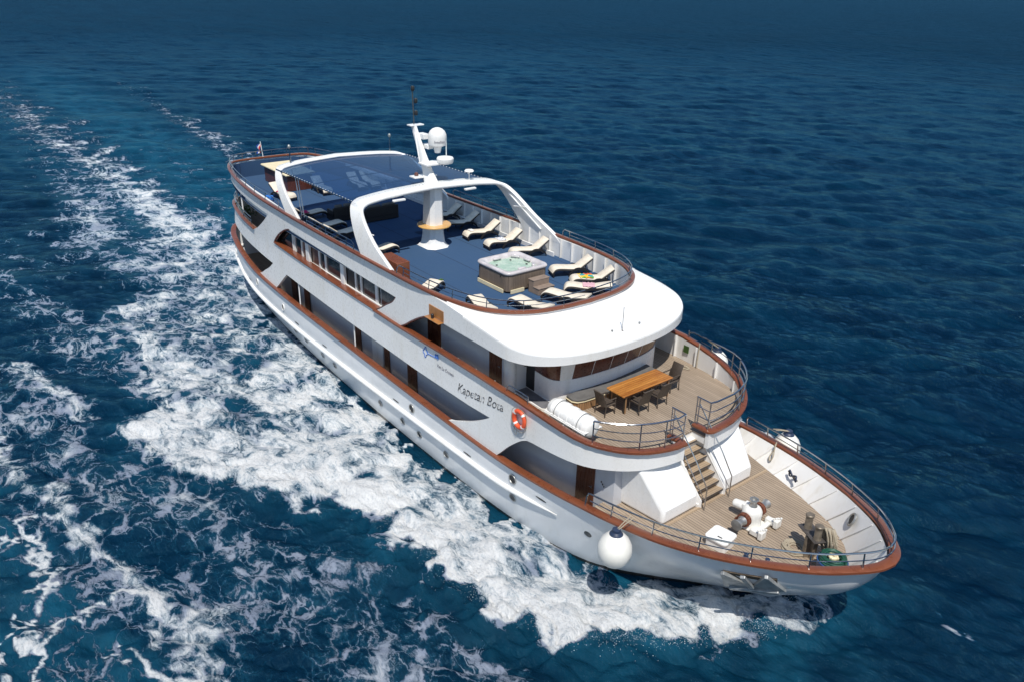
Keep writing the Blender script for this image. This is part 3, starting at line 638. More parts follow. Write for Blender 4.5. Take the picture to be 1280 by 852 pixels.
for x, z in ((-7.80, 2.6), (-2.30, 2.43), (1.54, 2.19)):
    ring_on_hull(x, z, .13, .17, 'mooring_hole', 'blackrub', .02, 'whitemetal')
for x, z in ((13.29, 1.75), (18.66, 1.78), (22.95, 2.1), (3.24, 1.86), (6.45, 1.78), (-3.98, 2.05), (-8.2, 2.5), (31.0, 3.38)):
    ring_on_hull(x, z, .26, .035, 'freeing_slot', 'blackrub', .008)
def on_hull_poly(pts, off):
    return [hull_pt(x, z)[0]+hull_pt(x, z)[1]*off for x, z in pts]
pk = dense([(29.6, 2.78), (30.92, 2.98), (30.88, 2.5), (30.6, 2.1), (29.85, 2.08)], .2)
A_ = on_hull_poly(pk, .045); B_ = on_hull_poly(pk, -.15); cen = sum(A_, Vector())/len(A_)
g = G().loft([B_, A_], True); g.v.append(tuple(cen)); k = len(g.v)-1; n = len(pk)
g.f += [(n+i, n+(i+1) % n, k) for i in range(n)]
g.build('anchor_pocket', 'pocket', yacht, fix=True)

# ------------------------------------------------------------------ varnished cap rails
def mirror_path(half): return [(x, -y, z) for x, y, z in half]+[(x, y, z) for x, y, z in reversed(half[:-1])]
half = [(cR[i][0], cR[i][1]-.02, cR[i][2]+.03) for i in range(NS)]
G().bar(mirror_path(half)[:-1], .155, .045, closed=True).build('wood_cap_rail', 'varnish', yacht, angle=50)
SUNR = [(-9.85, 0), (-9.78, 1.5), (-9.52, 2.45), (-8.5, 3.02), (-7.16, 3.40), (-5, 3.82), (-2.5, 4.12), (0, 4.30), (4, 4.44), (8, 4.49), (12, 4.49), (15.0, 4.46), (16.6, 4.34), (17.8, 4.10), (18.7, 3.72), (19.4, 3.14), (19.88, 2.3), (20.12, 1.2), (20.2, 0)]
cSU = cat(SUNR, 6); srz = lambda x: 7.66+max(0, -x-2)*.012
half = [(p[0], p[1], srz(p[0])) for p in cSU]
G().bar(mirror_path(half)[:-1], .115, .05, closed=True).build('wood_cap_rail', 'varnish', yacht, angle=50)
for sgn in (-1, 1):
    P = [(x, sgn*(wsh(x, brz(x))-.02), brz(x)+.03) for x in [11.7, 12.4, 13, 13.7, 14.5, 15.5, 16.5, 17.5, 18.5, 19.5, 20.5, 21.4, 22.2, 23, 23.6, 24.1, 24.5, 24.8, 25.05, 25.3, 25.5, 25.68, 25.83, 25.95, 26.05, 26.12]]
    gy = -1.02 if sgn < 0 else .26
    if sgn > 0: P += [(26.16, .95, 4.75), (26.18, .6, 4.75), (26.17, .36, 4.75)]
    P += [(26.13, gy, 4.75), (26.05, gy, 4.75), (25.8, gy, 4.75), (25.5, gy, 4.75)]
    G().bar(P, .14, .045).build('wood_cap_rail', 'varnish', yacht, angle=50)
    P = [(x, sgn*(wsh(x, 5.47)-.02), 5.49) for x in (-9.5, -8.9, -8.2, -7.2, -6, -5, -4, -3.2, -2.55)]
    G().bar(P, .13, .04).build('wood_cap_rail', 'varnish', yacht)
    P = [(x, sgn*(wsh(x, 5.55)-.14), 5.60-.0105*x) for x in np.linspace(.75, 11.75, 24)]
    G().bar(P, .20, .03).build('window_ledge', 'varnish', yacht)
    hb = dedupe(holeB); P = [(x, sgn*(wsh(x, z)-.03), z) for x, z in hb if x < 3.2 and z > 5.5] ; P.sort()
    G().tube(P, .045, 6).build('window_trim', 'brown_frame', yacht)
    P = sorted([(x, sgn*(wsh(x, z)-.03), z) for x, z in hb if x > 11.6])
    G().tube(P, .04, 6).build('window_trim', 'brown_frame', yacht)
    P = [(x, sgn*(wsh(x, z)-.03), z) for x, z in arc([(13.75, 5.42), (14.2, 5.66), (14.64, 5.95), (15.2, 6.28), (15.73, 6.53), (16.1, 6.62)])]
    G().tube(P, .05, 6).build('recess_trim', 'brown_frame', yacht)
P = [(-9.5-.3*math.cos(a), 2.45*math.sin(a), 5.49) for a in np.linspace(-PI/2, PI/2, 15)]
G().bar(P, .13, .04).build('wood_cap_rail', 'varnish', yacht)

# ------------------------------------------------------------------ decks
def sym(half): return [(x, -y) for x, y in half]+[(x, y) for x, y in reversed(half)]
def deck(name, half, z0, z1, mat): return G().prism(sym(half), z0, z1).build(name, mat, yacht, smooth=False, fix=True)
inset = lambda c, d, x0, x1: [(p[0], max(.02, p[1]-d)) for p in c if x0 <= p[0] <= x1]
deck('main_deck', [(x, min(y, 3.9)) for x, y in inset(cR, .3, -9.6, 23.9)], 1.55, 1.70, 'teak')
sund = inset(cSU, .10, -9.75, 20.1); deck('sun_deck_floor', sund, 6.62, 6.70, 'carpet')
deck('sun_deck_slab', inset(cSU, .13, -9.7, 20.0), 6.58, 6.616, 'white2')
bdh = [(p[0], p[1]) for p in inset(cSP, .12, -9.4, 25.1)]
bdk = [(x, -y) for x, y in bdh]+[(25.62, -2.5), (25.92, -1.7), (26.02, -1.0), (25.5, -1.0), (25.5, .22), (26.05, .22), (26.03, 1.0), (25.93, 1.7), (25.62, 2.5)]+[(x, y) for x, y in reversed(bdh)]
G().prism(bdk, 4.44, 4.50).build('bridge_deck_floor', 'teak', yacht, smooth=False, fix=True)
G().prism([(x-.02, y) for x, y in bdk], 4.2, 4.436).build('bridge_deck_slab', 'white2', yacht, smooth=False, fix=True)
fd = [(24.6, 3.85), (25.6, 3.62), (26.8, 3.27), (28.5, 2.80), (29.9, 2.30), (30.9, 1.62), (31.5, .85), (31.75, .05)]
deck('foredeck', fd, 2.25, 2.35, 'teak')
# bow bulwark: flared white lining with stiffeners
fdc = np.array(fd)
def lining(sgn):
    top = []; bot = []; i0 = int(np.argmin(abs(cR[:, 0]-24.9)))
    for i in np.unique(np.round(np.linspace(i0, NS-1, 44)).astype(int)):
        p = cR[i]; top.append((p[0]-.16*max(0, (p[0]-29)/4.0), sgn*max(0, p[1]-.17), p[2]))
        f = (p[0]-cR[i0][0])/(cR[-1][0]-cR[i0][0]); xx = lerp(24.6, 31.75, f); bot.append((xx, sgn*(float(np.interp(xx, fdc[:, 0], fdc[:, 1]))+.01)*(i < NS-1), 2.34))
    return top, bot
for sgn in (-1, 1):
    top, bot = lining(sgn)
    rows = [[bot[i], tuple(lerp(np.array(bot[i]), np.array(top[i]), .5)+np.array([0, sgn*.03, -.02])), top[i]] for i in range(len(top))]
    ln = G().loft(rows).build('bulwark_lining', 'white2', yacht, angle=60)
    for i in range(3, len(top)-4, 4):
        a, b = Vector(bot[i]), Vector(top[i]); d = Vector(bot[i+1])-Vector(bot[i-1]); d.normalize(); nin = d.cross(b-a).normalized()
        if nin.z < 0: nin = -nin
        th_ = d*.022; a = a-nin*.02; b = b-nin*.02; q = a.lerp(b, .95)
        g = G(); g.v = [tuple(v) for v in (a-th_, a+th_, q+th_, q-th_, a+nin*.085-th_, a+nin*.085+th_, q+nin*.06+th_, q+nin*.06-th_)]
        g.f = [(0, 1, 5, 4), (1, 2, 6, 5), (2, 3, 7, 6), (3, 0, 4, 7), (4, 5, 6, 7)]
        g.build('stiffener', 'white2', ln, smooth=False, fix=True)
    # inner lining of the side deck bulwarks: bridge deck and sun deck
    xsb = np.concatenate([np.linspace(13.8, 24.8, 34), [25.2, 25.5, 25.75, 25.93, 26.04, 26.12]])
    g = G().loft([[(x, sgn*(wsh(x, 5)-.16), 4.50), (x, sgn*(wsh(x, 5)-.16), brz(x)-.01)] for x in xsb]); li = g.build('bulwark_lining', 'white2', yacht, angle=60)
    for x in np.arange(16.5, 25.4, 1.15):
        h = brz(x)-4.5; G().box((x, sgn*(wsh(x, 5)-.21), 4.5+h/2), (.035, .10, h-.02)).build('stiffener', 'white2', li, smooth=False)
    jj = [i for i in range(len(cSU)) if cSU[i][0] < -4.5]
    G().loft([[(cSU[i][0]+.14, sgn*max(0, cSU[i][1]-.15), 6.70), (cSU[i][0]+.14, sgn*max(0, cSU[i][1]-.15), 7.62)] for i in jj]).build('stern_lining', 'carpet', yacht, angle=60)
    ii = [i for i in range(len(cSU)) if -4.6 < cSU[i][0] < 20.19]
    g = G().loft([[(cSU[i][0]-.09*(cSU[i][0] > 18), sgn*(cSU[i][1]-.13), 6.70), (cSU[i][0]-.09*(cSU[i][0] > 18), sgn*(cSU[i][1]-.11), 7.63)] for i in ii]); li = g.build('bulwark_lining', 'white2', yacht, angle=60)
    for x in np.arange(-4.2, 18.3, .78):
        yv = float(np.interp(x, cSU[:, 0], cSU[:, 1])); G().box((x, sgn*(yv-.18), 7.15), (.03, .11, .88)).build('stiffener', 'white2', li, smooth=False)
# forward sun deck bulwark, outside face above the visor
i0 = [i for i in range(len(cSU)) if cSU[i][0] > 17.3]
fr = [(cSU[i][0], -cSU[i][1]) for i in i0]; fr = fr+[(x, -y) for x, y in reversed(fr[:-1])]
G().loft([[(x, y, 6.75), (x, y, 7.64)] for x, y in fr]).build('forward_bulwark', 'white', yacht, angle=60, solid=.05)

# ------------------------------------------------------------------ visor roof in front of the sun deck
VO = [(17.2, 4.475, 7.555), (17.6, 4.475, 7.52), (18.3, 4.48, 7.45), (19.4, 4.475, 7.36), (20.2, 4.44, 7.27), (20.85, 4.33, 7.17), (21.4, 4.02, 7.07), (21.84, 3.52, 7.0), (22.18, 2.84, 6.95), (22.42, 1.95, 6.92), (22.54, 1.0, 6.9), (22.58, 0, 6.9)]
vo = cat(VO, 5); n = len(vo)
vi = []
k0 = np.argmin(abs(cSU[:, 0]-17.0))
for k in range(n):
    f_ = k0+(len(cSU)-1-k0)*k/(n-1); i = int(f_); j = min(i+1, len(cSU)-1); q = cSU[i]+(cSU[j]-cSU[i])*(f_-i)
    vi.append((q[0], q[1]-.01, 7.60-.10*(k/(n-1))))
def full(h): return [(x, -y, z) for x, y, z in h]+[(x, y, z) for x, y, z in reversed(h[:-1])]
rows = []; edge = []
lo = [(x, y, z-.03 if x < 18.25 else float(np.interp(x, [18.2, 19.6, 21.5, 22.6], [6.70, 6.69, 6.58, 6.54]))) for x, y, z in vo]
for a, b, c in zip(full(vi), full([tuple(q) for q in vo]), full(lo)):
    a, b, c = Vector(a), Vector(b), Vector(c); inw = (a-b); inw.z = 0; inw = inw.normalized() if inw.length > 1e-6 else inw
    m = (a+b)/2+Vector((0, 0, .035))
    rows.append([tuple(q) for q in (a, a*.75+b*.25+Vector((0, 0, .03)), m, a*.25+b*.75+Vector((0, 0, .03)), b+inw*.07+Vector((0, 0, .01)), b+inw*.02-Vector((0, 0, .02)), b-Vector((0, 0, .08)))])
    if b.x > 18.22: edge.append([tuple(q) for q in (b-Vector((0, 0, .08)), b-Vector((0, 0, .16)), c+Vector((0, 0, .04)), c, c+inw*.14)])
vr = G().loft(rows).build('visor_roof', 'white', yacht, angle=35)
G().loft(edge).build('visor_fascia', 'white', vr, angle=35)
sof = [(13, 4.33), (20.2, 4.30)]+[(p[0]-.1, max(.02, p[1]-.12)) for p in vo if p[0] > 20.4]
deck('visor_soffit', sof, 6.545, 6.575, 'white2')

# ------------------------------------------------------------------ deckhouses and their doors
def wall_path(P, z0, z1, name, mat, parent=yacht, th=.08):
    return G().loft([[(x, y, z0), (x, y, z1)] for x, y in P]).build(name, mat, parent, smooth=True, angle=35, solid=th)
def door(x0, x1, y, z0, z1, parent=yacht, nrm=-1, handle=True, mat='door'):
    d = G().box(((x0+x1)/2, y+nrm*.012, (z0+z1)/2), (abs(x1-x0), .05, z1-z0)).build('door', mat, parent, smooth=False, bevel=.008)
    if handle:
        hx = x1-.12; G().box((hx, y+nrm*.06, (z0+z1)/2), (.13, .03, .03)).box((hx+.04, y+nrm*.045, (z0+z1)/2), (.03, .05, .09)).build('handle', 'steel', d, smooth=False)
    return d
for sgn in (-1, 1):
    P = [(-1.6, 0), (-1.6, 3.3), (0, 3.42), (6, 3.48), (14, 3.48), (20, 3.42), (22.5, 3.28), (25.0, 2.98), (25.0, .0)]
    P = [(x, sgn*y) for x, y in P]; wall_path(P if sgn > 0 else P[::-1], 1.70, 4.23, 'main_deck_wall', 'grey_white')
    for x0, x1 in ((.55, 1.2), (2.15, 2.75), (7.75, 8.35), (10.6, 11.05), (12.65, 13.4)):
        door(x0, x1, sgn*3.50, 1.72, 3.75, nrm=sgn, handle=False)
    dd = door(-.37, .43, 0, 1.72, 3.75, nrm=sgn); dd.location = (23.75, sgn*3.135, 0); dd.rotation_euler[2] = sgn*-.12
    G().box((9.95, sgn*3.51, 2.6), (1.0, .03, 1.7)).build('locker_recess', 'white2', yacht, bevel=.01)
    # bridge deck saloon side: long windows behind the opening
    P = [(.2, sgn*4.02), (13.4, sgn*4.14)]; wall_path(P if sgn < 0 else P[::-1], 4.5, 5.56, 'saloon_wall', 'white2')
    wall_path([(x, y) for x, y in (P if sgn < 0 else P[::-1])], 6.60, 6.9, 'saloon_wall', 'white2')
    yy = lambda x: sgn*(4.02+.12*(x-.2)/13.2)
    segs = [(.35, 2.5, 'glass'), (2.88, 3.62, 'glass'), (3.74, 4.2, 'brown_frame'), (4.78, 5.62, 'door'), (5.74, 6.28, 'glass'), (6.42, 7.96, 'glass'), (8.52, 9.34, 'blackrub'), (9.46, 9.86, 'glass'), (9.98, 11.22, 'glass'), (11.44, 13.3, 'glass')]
    for k, (a, b, m) in enumerate(segs):
        G().loft([[(a, yy(a)-sgn*.03, 5.56), (a, yy(a)-sgn*.03, 6.62)], [(b, yy(b)-sgn*.03, 5.56), (b, yy(b)-sgn*.03, 6.62)]]).build('saloon_window' if m == 'glass' else 'saloon_door', m, yacht, solid=.02)
    edges = [.35, 2.5, 2.88, 3.62, 3.74, 4.2, 4.78, 5.62, 5.74, 6.28, 6.42, 7.96, 8.52, 9.34, 9.46, 9.86, 9.98, 11.22, 11.44, 13.3]
    for a, b in zip(edges[1::2], edges[2::2]):
        w_ = b-a; xm = (a+b)/2
        if w_ > .3:
            if 4 < xm < 9: G().box((xm, yy(xm)+sgn*.06, 6.06), (w_*.62, .16, 1.14)).build('pillar', 'white', yacht, smooth=False, bevel=.03)
            else: G().box((xm-.1, yy(xm)+sgn*.015, 6.06), (.09, .07, 1.1)).box((xm+.12, yy(xm)+sgn*.015, 6.06), (.09, .07, 1.1)).build('mullion', 'whitemetal', yacht, smooth=False)
        else: G().box((xm, yy(xm)+sgn*.015, 6.06), (w_, .07, 1.1)).build('mullion', 'whitemetal', yacht, smooth=False)
    # recessed side deck wall further forward
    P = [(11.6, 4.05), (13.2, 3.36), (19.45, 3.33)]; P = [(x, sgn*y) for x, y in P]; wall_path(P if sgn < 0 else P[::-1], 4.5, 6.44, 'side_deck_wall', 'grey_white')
    door(14.25, 15.25, sgn*3.40, 4.52, 6.40, nrm=sgn, handle=False)
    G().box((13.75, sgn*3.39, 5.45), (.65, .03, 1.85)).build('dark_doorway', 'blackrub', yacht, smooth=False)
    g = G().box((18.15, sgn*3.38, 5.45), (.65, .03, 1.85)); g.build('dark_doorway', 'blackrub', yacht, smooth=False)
    G().box((18.3, sgn*3.40, 5.15), (.3, .02, .95)).build('locker_door', 'white2', yacht, smooth=False)
    door(18.52, 19.3, sgn*3.39, 4.52, 6.40, nrm=sgn)
    c = G(); c.tube([(19.55, sgn*3.22, 4.5), (19.55, sgn*3.22, 6.44)], .24, 14); c.build('corner_pillar', 'white', yacht)
    # wing: wall facing forward with a door, then the wheelhouse side
    wall_path([(19.6, sgn*3.2), (19.6, sgn*2.45)] if sgn < 0 else [(19.6, sgn*2.45), (19.6, sgn*3.2)], 4.5, 6.44, 'wing_wall', 'white2')
    d = G().box((0, 0, .95), (.05, .66, 1.88)).build('door', 'door', yacht, smooth=False, loc=(19.64, sgn*2.84, 4.52)); G().box((.06, -sgn*.24+.0, .95), (.04, .12, .03)).build('handle', 'steel', d, smooth=False)
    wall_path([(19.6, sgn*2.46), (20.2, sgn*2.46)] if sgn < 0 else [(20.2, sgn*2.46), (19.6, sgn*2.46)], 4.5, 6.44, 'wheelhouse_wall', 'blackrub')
    G().box((19.95, sgn*2.50, 5.3), (.3, .03, 1.5)).build('open_door_leaf', 'white2', yacht, smooth=False)
# wheelhouse front, raked dark windows in brown frames between white pillars
WH = [(20.2, -2.48), (20.75, -2.52), (21.1, -2.47), (21.33, -2.25), (21.48, -1.8), (21.58, -1.2), (21.64, -.5), (21.66, 0), (21.64, .6), (21.58, 1.3), (21.48, 1.95), (21.3, 2.55), (21.05, 2.84), (20.4, 2.9), (19.6, 2.9)]
wh = cat([(*p, 0) for p in WH], 5)
wall_path([(p[0], p[1]) for p in wh], 4.5, 5.46, 'wheelhouse_wall', 'white')
def raked(z): return (z-5.72)*.42
def off_curve(d, z):
    out = []
    for i, p in enumerate(wh):
        a, b = wh[max(i-1, 0)], wh[min(i+1, len(wh)-1)]; t = Vector((b[0]-a[0], b[1]-a[1], 0)).normalized(); nr = Vector((t.y, -t.x, 0))
        out.append(tuple(Vector((p[0], p[1], z))+nr*d+Vector((raked(z)*.0, 0, 0))))
    return out
lo_, hi_ = off_curve(.0, 5.46), off_curve(.30, 6.54)
G().loft([[a, b] for a, b in zip(lo_, hi_)]).build('wheelhouse_window_band', 'brown_frame', yacht, solid=.05, angle=60)
lo2, hi2 = off_curve(.055, 5.55), off_curve(.315, 6.46)
def pane(i0, i1, name, mat, off=.0):
    return G().loft([[lo2[i], hi2[i]] for i in range(i0, i1+1)]).build(name, mat, yacht, solid=.012, angle=60)
N_ = len(wh)
ys = np.array([p[1] for p in wh]); fwd = np.arange(N_)
def iy(y): return int(np.argmin(np.abs(ys[10:60]-y))+10)
cuts = [(-1.72, -1.06), (-.98, -.22), (-.14, .62), (.70, 1.40), (1.48, 2.2), (2.28, 2.74)]
for a, b in cuts: pane(iy(a), iy(b), 'wheelhouse_window', 'glass')
pane(6, 11, 'wheelhouse_window', 'glass')
lo3, hi3 = off_curve(.035, 5.44), off_curve(.36, 6.54)
G().loft([[lo3[i], hi3[i]] for i in range(iy(-2.32), iy(-1.95)+1)]).build('window_pillar', 'white', yacht, solid=.03, angle=60)
for k, y in enumerate((-1.02, -.18, .66, 1.44)):
    i = iy(y); G().tube([lo3[i], hi3[i]], .016, 4).build('window_bar', 'whitemetal', yacht)
# built in bench along the wheelhouse
BN = [(21.62, -2.25), (21.95, -2.28), (22.13, -2.16), (22.22, -1.9), (22.25, -1.5), (22.28, 0), (22.25, 2.0), (21.55, 2.05), (21.68, .6), (21.68, -.6), (21.6, -1.4)]
bench = G().prism(BN, 4.5, 4.86).build('bench', 'slat', yacht, smooth=False, fix=True)
G().prism([(x+(.02 if x > 21.9 else 0), y) for x, y in BN], 4.87, 4.97).build('seat_cushion', 'greycush', bench, bevel=.03, fix=True)
G().prism([(x+(.03 if x > 21.9 else 0), y-.03*(y < -2)) for x, y in BN], 4.845, 4.868).build('bench_edge', 'creamtop', bench, smooth=False, fix=True)
# raised grey step platform by the wing door
st_ = G().prism([(19.7, -3.2), (19.7, -2.55), (21.3, -2.6), (21.55, -3.1), (21.4, -3.22)], 4.505, 4.60).build('step_platform', 'white2', yacht, smooth=False, fix=True)
G().prism([(19.78, -3.14), (19.78, -2.6), (21.26, -2.66), (21.46, -3.07), (21.36, -3.16)], 4.603, 4.61).build('step_mat', 'grey_mat', st_, smooth=False, fix=True)
# niche with the side light in the roof edge
for sgn in (-1, 1):
    xx, yv = 16.55, wsh(16.5, 6.7)
    nb = G().box((xx, sgn*(yv+.01), 6.97), (1.0, .03, .42)).box((xx, sgn*(yv+.12), 6.72), (1.0, .26, .035)).build('side_light_niche', 'niche', yacht, smooth=False, bevel=.02)
    G().lathe([(.05, 0), (.06, .04), (.06, .16), (.03, .19)], 12, Matrix.Translation((xx-.1, sgn*(yv+.12), 6.74))).build('side_light', 'blackrub', nb)

# ------------------------------------------------------------------ fore end of the deckhouse: sloped lockers and stairs
for sgn in (-1, 1):
    prof = [(24.6, 2.352), (26.72, 2.352), (26.70, 2.84), (25.80, 3.98), (25.62, 4.12), (24.6, 4.16)]
    yin = .70 if sgn > 0 else .60; yo = {0: 2.62, 1: 2.38, 2: 2.36, 3: 2.58, 4: 2.62, 5: 2.7}
    g = G(); g.v = [(x, sgn*yin, z) for x, z in prof]+[(x, sgn*yo[i], z) for i, (x, z) in enumerate(prof)]
    n = 6; g.f = [tuple(range(n)), tuple(range(2*n-1, n-1, -1))]+[(i, (i+1) % n, n+(i+1) % n, n+i) for i in range(n)]
    g.build('sloped_locker', 'white', yacht, bevel=.11, fix=True, seg=4, angle=30)
    G().prism([(25.48, sgn*.62), (26.78, sgn*.62), (26.78, sgn*.67), (25.48, sgn*.67)], 2.352, 2.5).build('stair_string', 'white2', yacht, smooth=False, fix=True)
    g = G(); yb, yt = .06+sgn*.62, -.30+sgn*.62; g.v = [(26.84, yb, 2.352), (26.84, yb, 2.62), (25.66, yt, 4.42), (25.45, yt, 4.42), (25.45, yt, 2.352)]; g.v += [(x, y+sgn*.04, z) for x, y, z in g.v]
    g.f = [(0, 1, 2, 3, 4), (9, 8, 7, 6, 5)]+[(i, (i+1) % 5, 5+(i+1) % 5, 5+i) for i in range(5)]; g.build('stair_cheek', 'white2', yacht, smooth=False, fix=True)
stairs = G().box((25.2, 0, 3.3), (.9, 1.2, 1.85)).build('stair', 'white2', yacht, smooth=False)
for k in range(7):
    z = 2.352+(k+1)*.268; x = 26.78-k*.176; y = .06-.055*k
    G().box((x-.20, y, z-.03), (.40, 1.18, .05)).build('tread', 'tread', stairs, smooth=False, bevel=.008)
    G().box((x+.004, y, z-.035), (.014, 1.18, .065)).build('tread_nosing', 'bollard_dark', stairs, smooth=False)
    G().box((x-.26, y, z-.17), (.3, 1.17, .24)).build('riser', 'tread', stairs, smooth=False)
P = [(26.79, y, 2.365) for y in np.linspace(-2.9, 3.2, 10)]
G().bar(P, .055, .012).build('margin_plank', 'tread', yacht)
# small fittings on the fore wall
for y in (-2.2,): G().lathe([(.11, 0), (.11, .08), (.02, .1)], 14, Matrix.Translation((24.62, -3.07, 3.9)) @ Matrix.Rotation(R(90), 4, 'X')).build('wall_lamp', 'blackrub', yacht)
for k in range(3): G().box((24.5+.07*k, -3.10, 3.15-.06*k), (.035, .02, .06)).build('socket', 'blackrub', yacht, smooth=False)

# ------------------------------------------------------------------ stainless railings
def railing(name, base, h, bars, post_at, r=.022, lean=0.0, parent=yacht, endcurve=True, taper_ends=(False, False), mat='steel'):
    """base: points on the cap rail; bars run parallel to it; posts at given indices"""
    P = [Vector(p) for p in base]; nrm = []
    for i in range(len(P)):
        d = P[min(i+1, len(P)-1)]-P[max(i-1, 0)]; d.z = 0; d.normalize(); nrm.append(Vector((d.y, -d.x, 0)))
    top = [p+Vector((0, 0, h if isinstance(h, (int, float)) else h[i]))+nrm[i]*lean for i, p in enumerate(P)]
    tp = list(top)
    if taper_ends[0]: tp = [P[0], P[0].lerp(top[0], .7)+(P[1]-P[0])*.05]+[top[0].lerp(top[1], .35)]+tp[1:]
    if taper_ends[1]: tp = tp[:-1]+[top[-1].lerp(top[-2], .35), P[-1].lerp(top[-1], .7), P[-1]]
    root = G().tube(tp, r*1.25, 8).build(name, mat, parent)
    for f in bars:
        q = [p.lerp(t_, f) for p, t_ in zip(P, top)]
        if taper_ends[0]: q = q[1:] if len(q) > 2 else q
        G().tube(q, r*.8, 6).build('bar', mat, root)
    for i in post_at: G().tube([P[i]-Vector((0, 0, .02)), top[i]], r, 8).build('post', mat, root)
    return root
def along(curve, x0, x1, step, zf, sgn, off=0.0):
    """points along a plan curve at a regular spacing"""
    pts = [(p[0], sgn*(p[1]+off)) for p in curve if x0 <= p[0] <= x1]; out = [pts[0]]; acc = 0
    for a, b in zip(pts, pts[1:]):
        L = math.hypot(b[0]-a[0], b[1]-a[1]); acc += L
        if acc >= step: out.append(b); acc = 0
    if math.hypot(out[-1][0]-pts[-1][0], out[-1][1]-pts[-1][1]) > .05: out.append(pts[-1])
    return [(x, y, zf(x)) for x, y in out]
# bow pulpit: one run round the bow
hb = [p for p in cR if p[0] >= 24.95]
P1 = [(p[0], -max(0, p[1]-.03), p[2]+.07) for p in hb]; base = P1+[(x, -y, z) for x, y, z in reversed(P1[:-1])]
posts = []
for xs_ in (26.1, 27.57, 28.97, 30.3, 31.57, 32.6):
    i = int(np.argmin([abs(p[0]-xs_) for p in P1])); posts += [i, len(base)-1-i]
railing('bow_rail', base, .46, (.5,), posts, .024, -.08, taper_ends=(True, True))
# sun deck rails
def zr(x): return srz(x)+.05
for sgn in (-1, 1):
    for x0, x1, e0, e1 in ((13.5, 20.19, True, False), (4.3, 10.45, True, True), (-9.0, 2.4, False, True)):
        b = along(cSU, x0, x1, .42, zr, sgn); railing('sun_deck_rail', b, .36, (.5,), range(1 if e0 else 0, len(b)-(1 if e1 else 0), 3), .018, (-.05 if sgn < 0 else .05), taper_ends=(e0, e1))
b = [(20.19, y, zr(0)) for y in np.linspace(-.5, .5, 3)]
b = [(p[0], p[1], zr(p[0])) for p in mirror_path([(p[0], p[1], 0) for p in cSU if p[0] < -8.9][::-1][::1])] if False else [(p[0], p[1], zr(p[0])) for p in [(q[0], -q[1]) for q in cSU if q[0] < -8.9][::-1]+[(q[0], q[1]) for q in cSU if q[0] < -8.9][1:]]
railing('sun_deck_rail', b, .36, (.5,), range(0, len(b), 4), .018, .0)
# bridge foredeck guard rails with the gate returns at the stairs
for sgn in (-1, 1):
    gy = -1.04 if sgn < 0 else .24
    xs_ = [24.62, 24.85, 25.1, 25.3, 25.5, 25.68, 25.82, 25.93, 26.02, 26.08, 26.12]+([26.15, 26.17] if sgn > 0 else [])
    b = [(x, sgn*(wsh(x, 5)-.04), brz(x)+.07) for x in xs_]
    if sgn > 0: b[-2] = (26.13, .8, b[-2][2]); b[-1] = (26.13, .5, b[-1][2])
    b.append((26.08, gy, 4.78)); n = len(b)-1
    h = [5.82-p[2] for p in b]
    rr_ = railing('guard_rail', b, h, (.33, .66), (0, 5, 8 if sgn < 0 else 7, n), .026, 0)
    for z in (5.82, 5.48, 5.14): G().tube([(26.08, gy, z), (25.8, gy, z), (25.5, gy, z)], .03 if z > 5.8 else .018, 8).build('bar', 'steel', rr_)
    for x in (25.52, 25.62): G().tube([(x, gy, 4.76), (x, gy, 5.80)], .024, 8).build('post', 'steel', rr_)
    yb, yt = .06+sgn*.66, -.34+sgn*.64
    G().tube([(25.6, yt, 5.55), (26.55, lerp(yt, yb, .7), 4.05), (27.0, yb, 3.22), (27.0, yb, 2.36)], .022, 8).build('stair_handrail', 'steel', yacht)
    G().tube([(25.8, yt, 4.75), (26.95, yb, 2.75)], .014, 6).build('stair_handrail', 'steel', yacht)
b = [(x, 1*(wsh(x, 5)-.03), brz(x)+.07) for x in (21.6, 22.3, 22.9, 23.5, 24.1, 24.62)]; railing('guard_rail', b, [.3, .36, .46, .60, .74, .83], (.5,), (0, 2, 4), .022, 0, taper_ends=(True, False))
b = [(x, -(wsh(x, 5)-.03), brz(x)+.07) for x in (20.9, 21.3, 21.7, 22.0)]; railing('grab_rail', b, .28, (), (3,), .02, 0, taper_ends=(True, False))
# bridge deck stern rail and vertical stanchions carrying the upper deck
for sgn in (-1, 1):
    b = [(x, sgn*(wsh(x, 5.47)-.05), 5.53) for x in (-9.4, -8.5, -7.2, -6, -5, -4, -3.2)]; railing('stern_rail', b, .42, (.5,), (0, 2, 4, 6), .02)
    for x, y in ((-9.1, 2.55), (-5.4, 3.6)): G().tube([(x, sgn*y, 4.5), (x, sgn*y, 6.97)], .045, 8).build('stanchion', 'whitemetal', yacht)
    for x in (3.5, 9.4): G().tube([(x, sgn*4.36, 1.9), (x, sgn*4.36, 4.15)], .032, 8).build('stanchion', 'whitemetal', yacht)
wall_path([(-2.2, 3.2), (-2.2, -3.2)][::-1], 4.5, 6.5, 'aft_saloon_front', 'glass')
G().lathe([(.16, 0), (.2, .3), (.05, .3)], 12, Matrix.Translation((-7.6, -2.6, 4.5))).build('planter', 'brown_frame', yacht)
g = G()
for k in range(260):
    p = Vector((random.gauss(0, .28), random.gauss(0, .28), abs(random.gauss(.35, .28)))); a = random.random()*6.28; s_ = .09; u_ = Vector((math.cos(a), math.sin(a), random.uniform(-.6, .6)))*s_; v_ = Vector((-math.sin(a), math.cos(a), random.uniform(-.6, .6)))*s_*.5
    g.add([p-u_, p+v_, p+u_, p-v_], [(0, 1, 2, 3)], Matrix.Translation((-7.6, -2.6, 4.85)))
g.build('potted_bush', 'leaf', yacht, smooth=False)

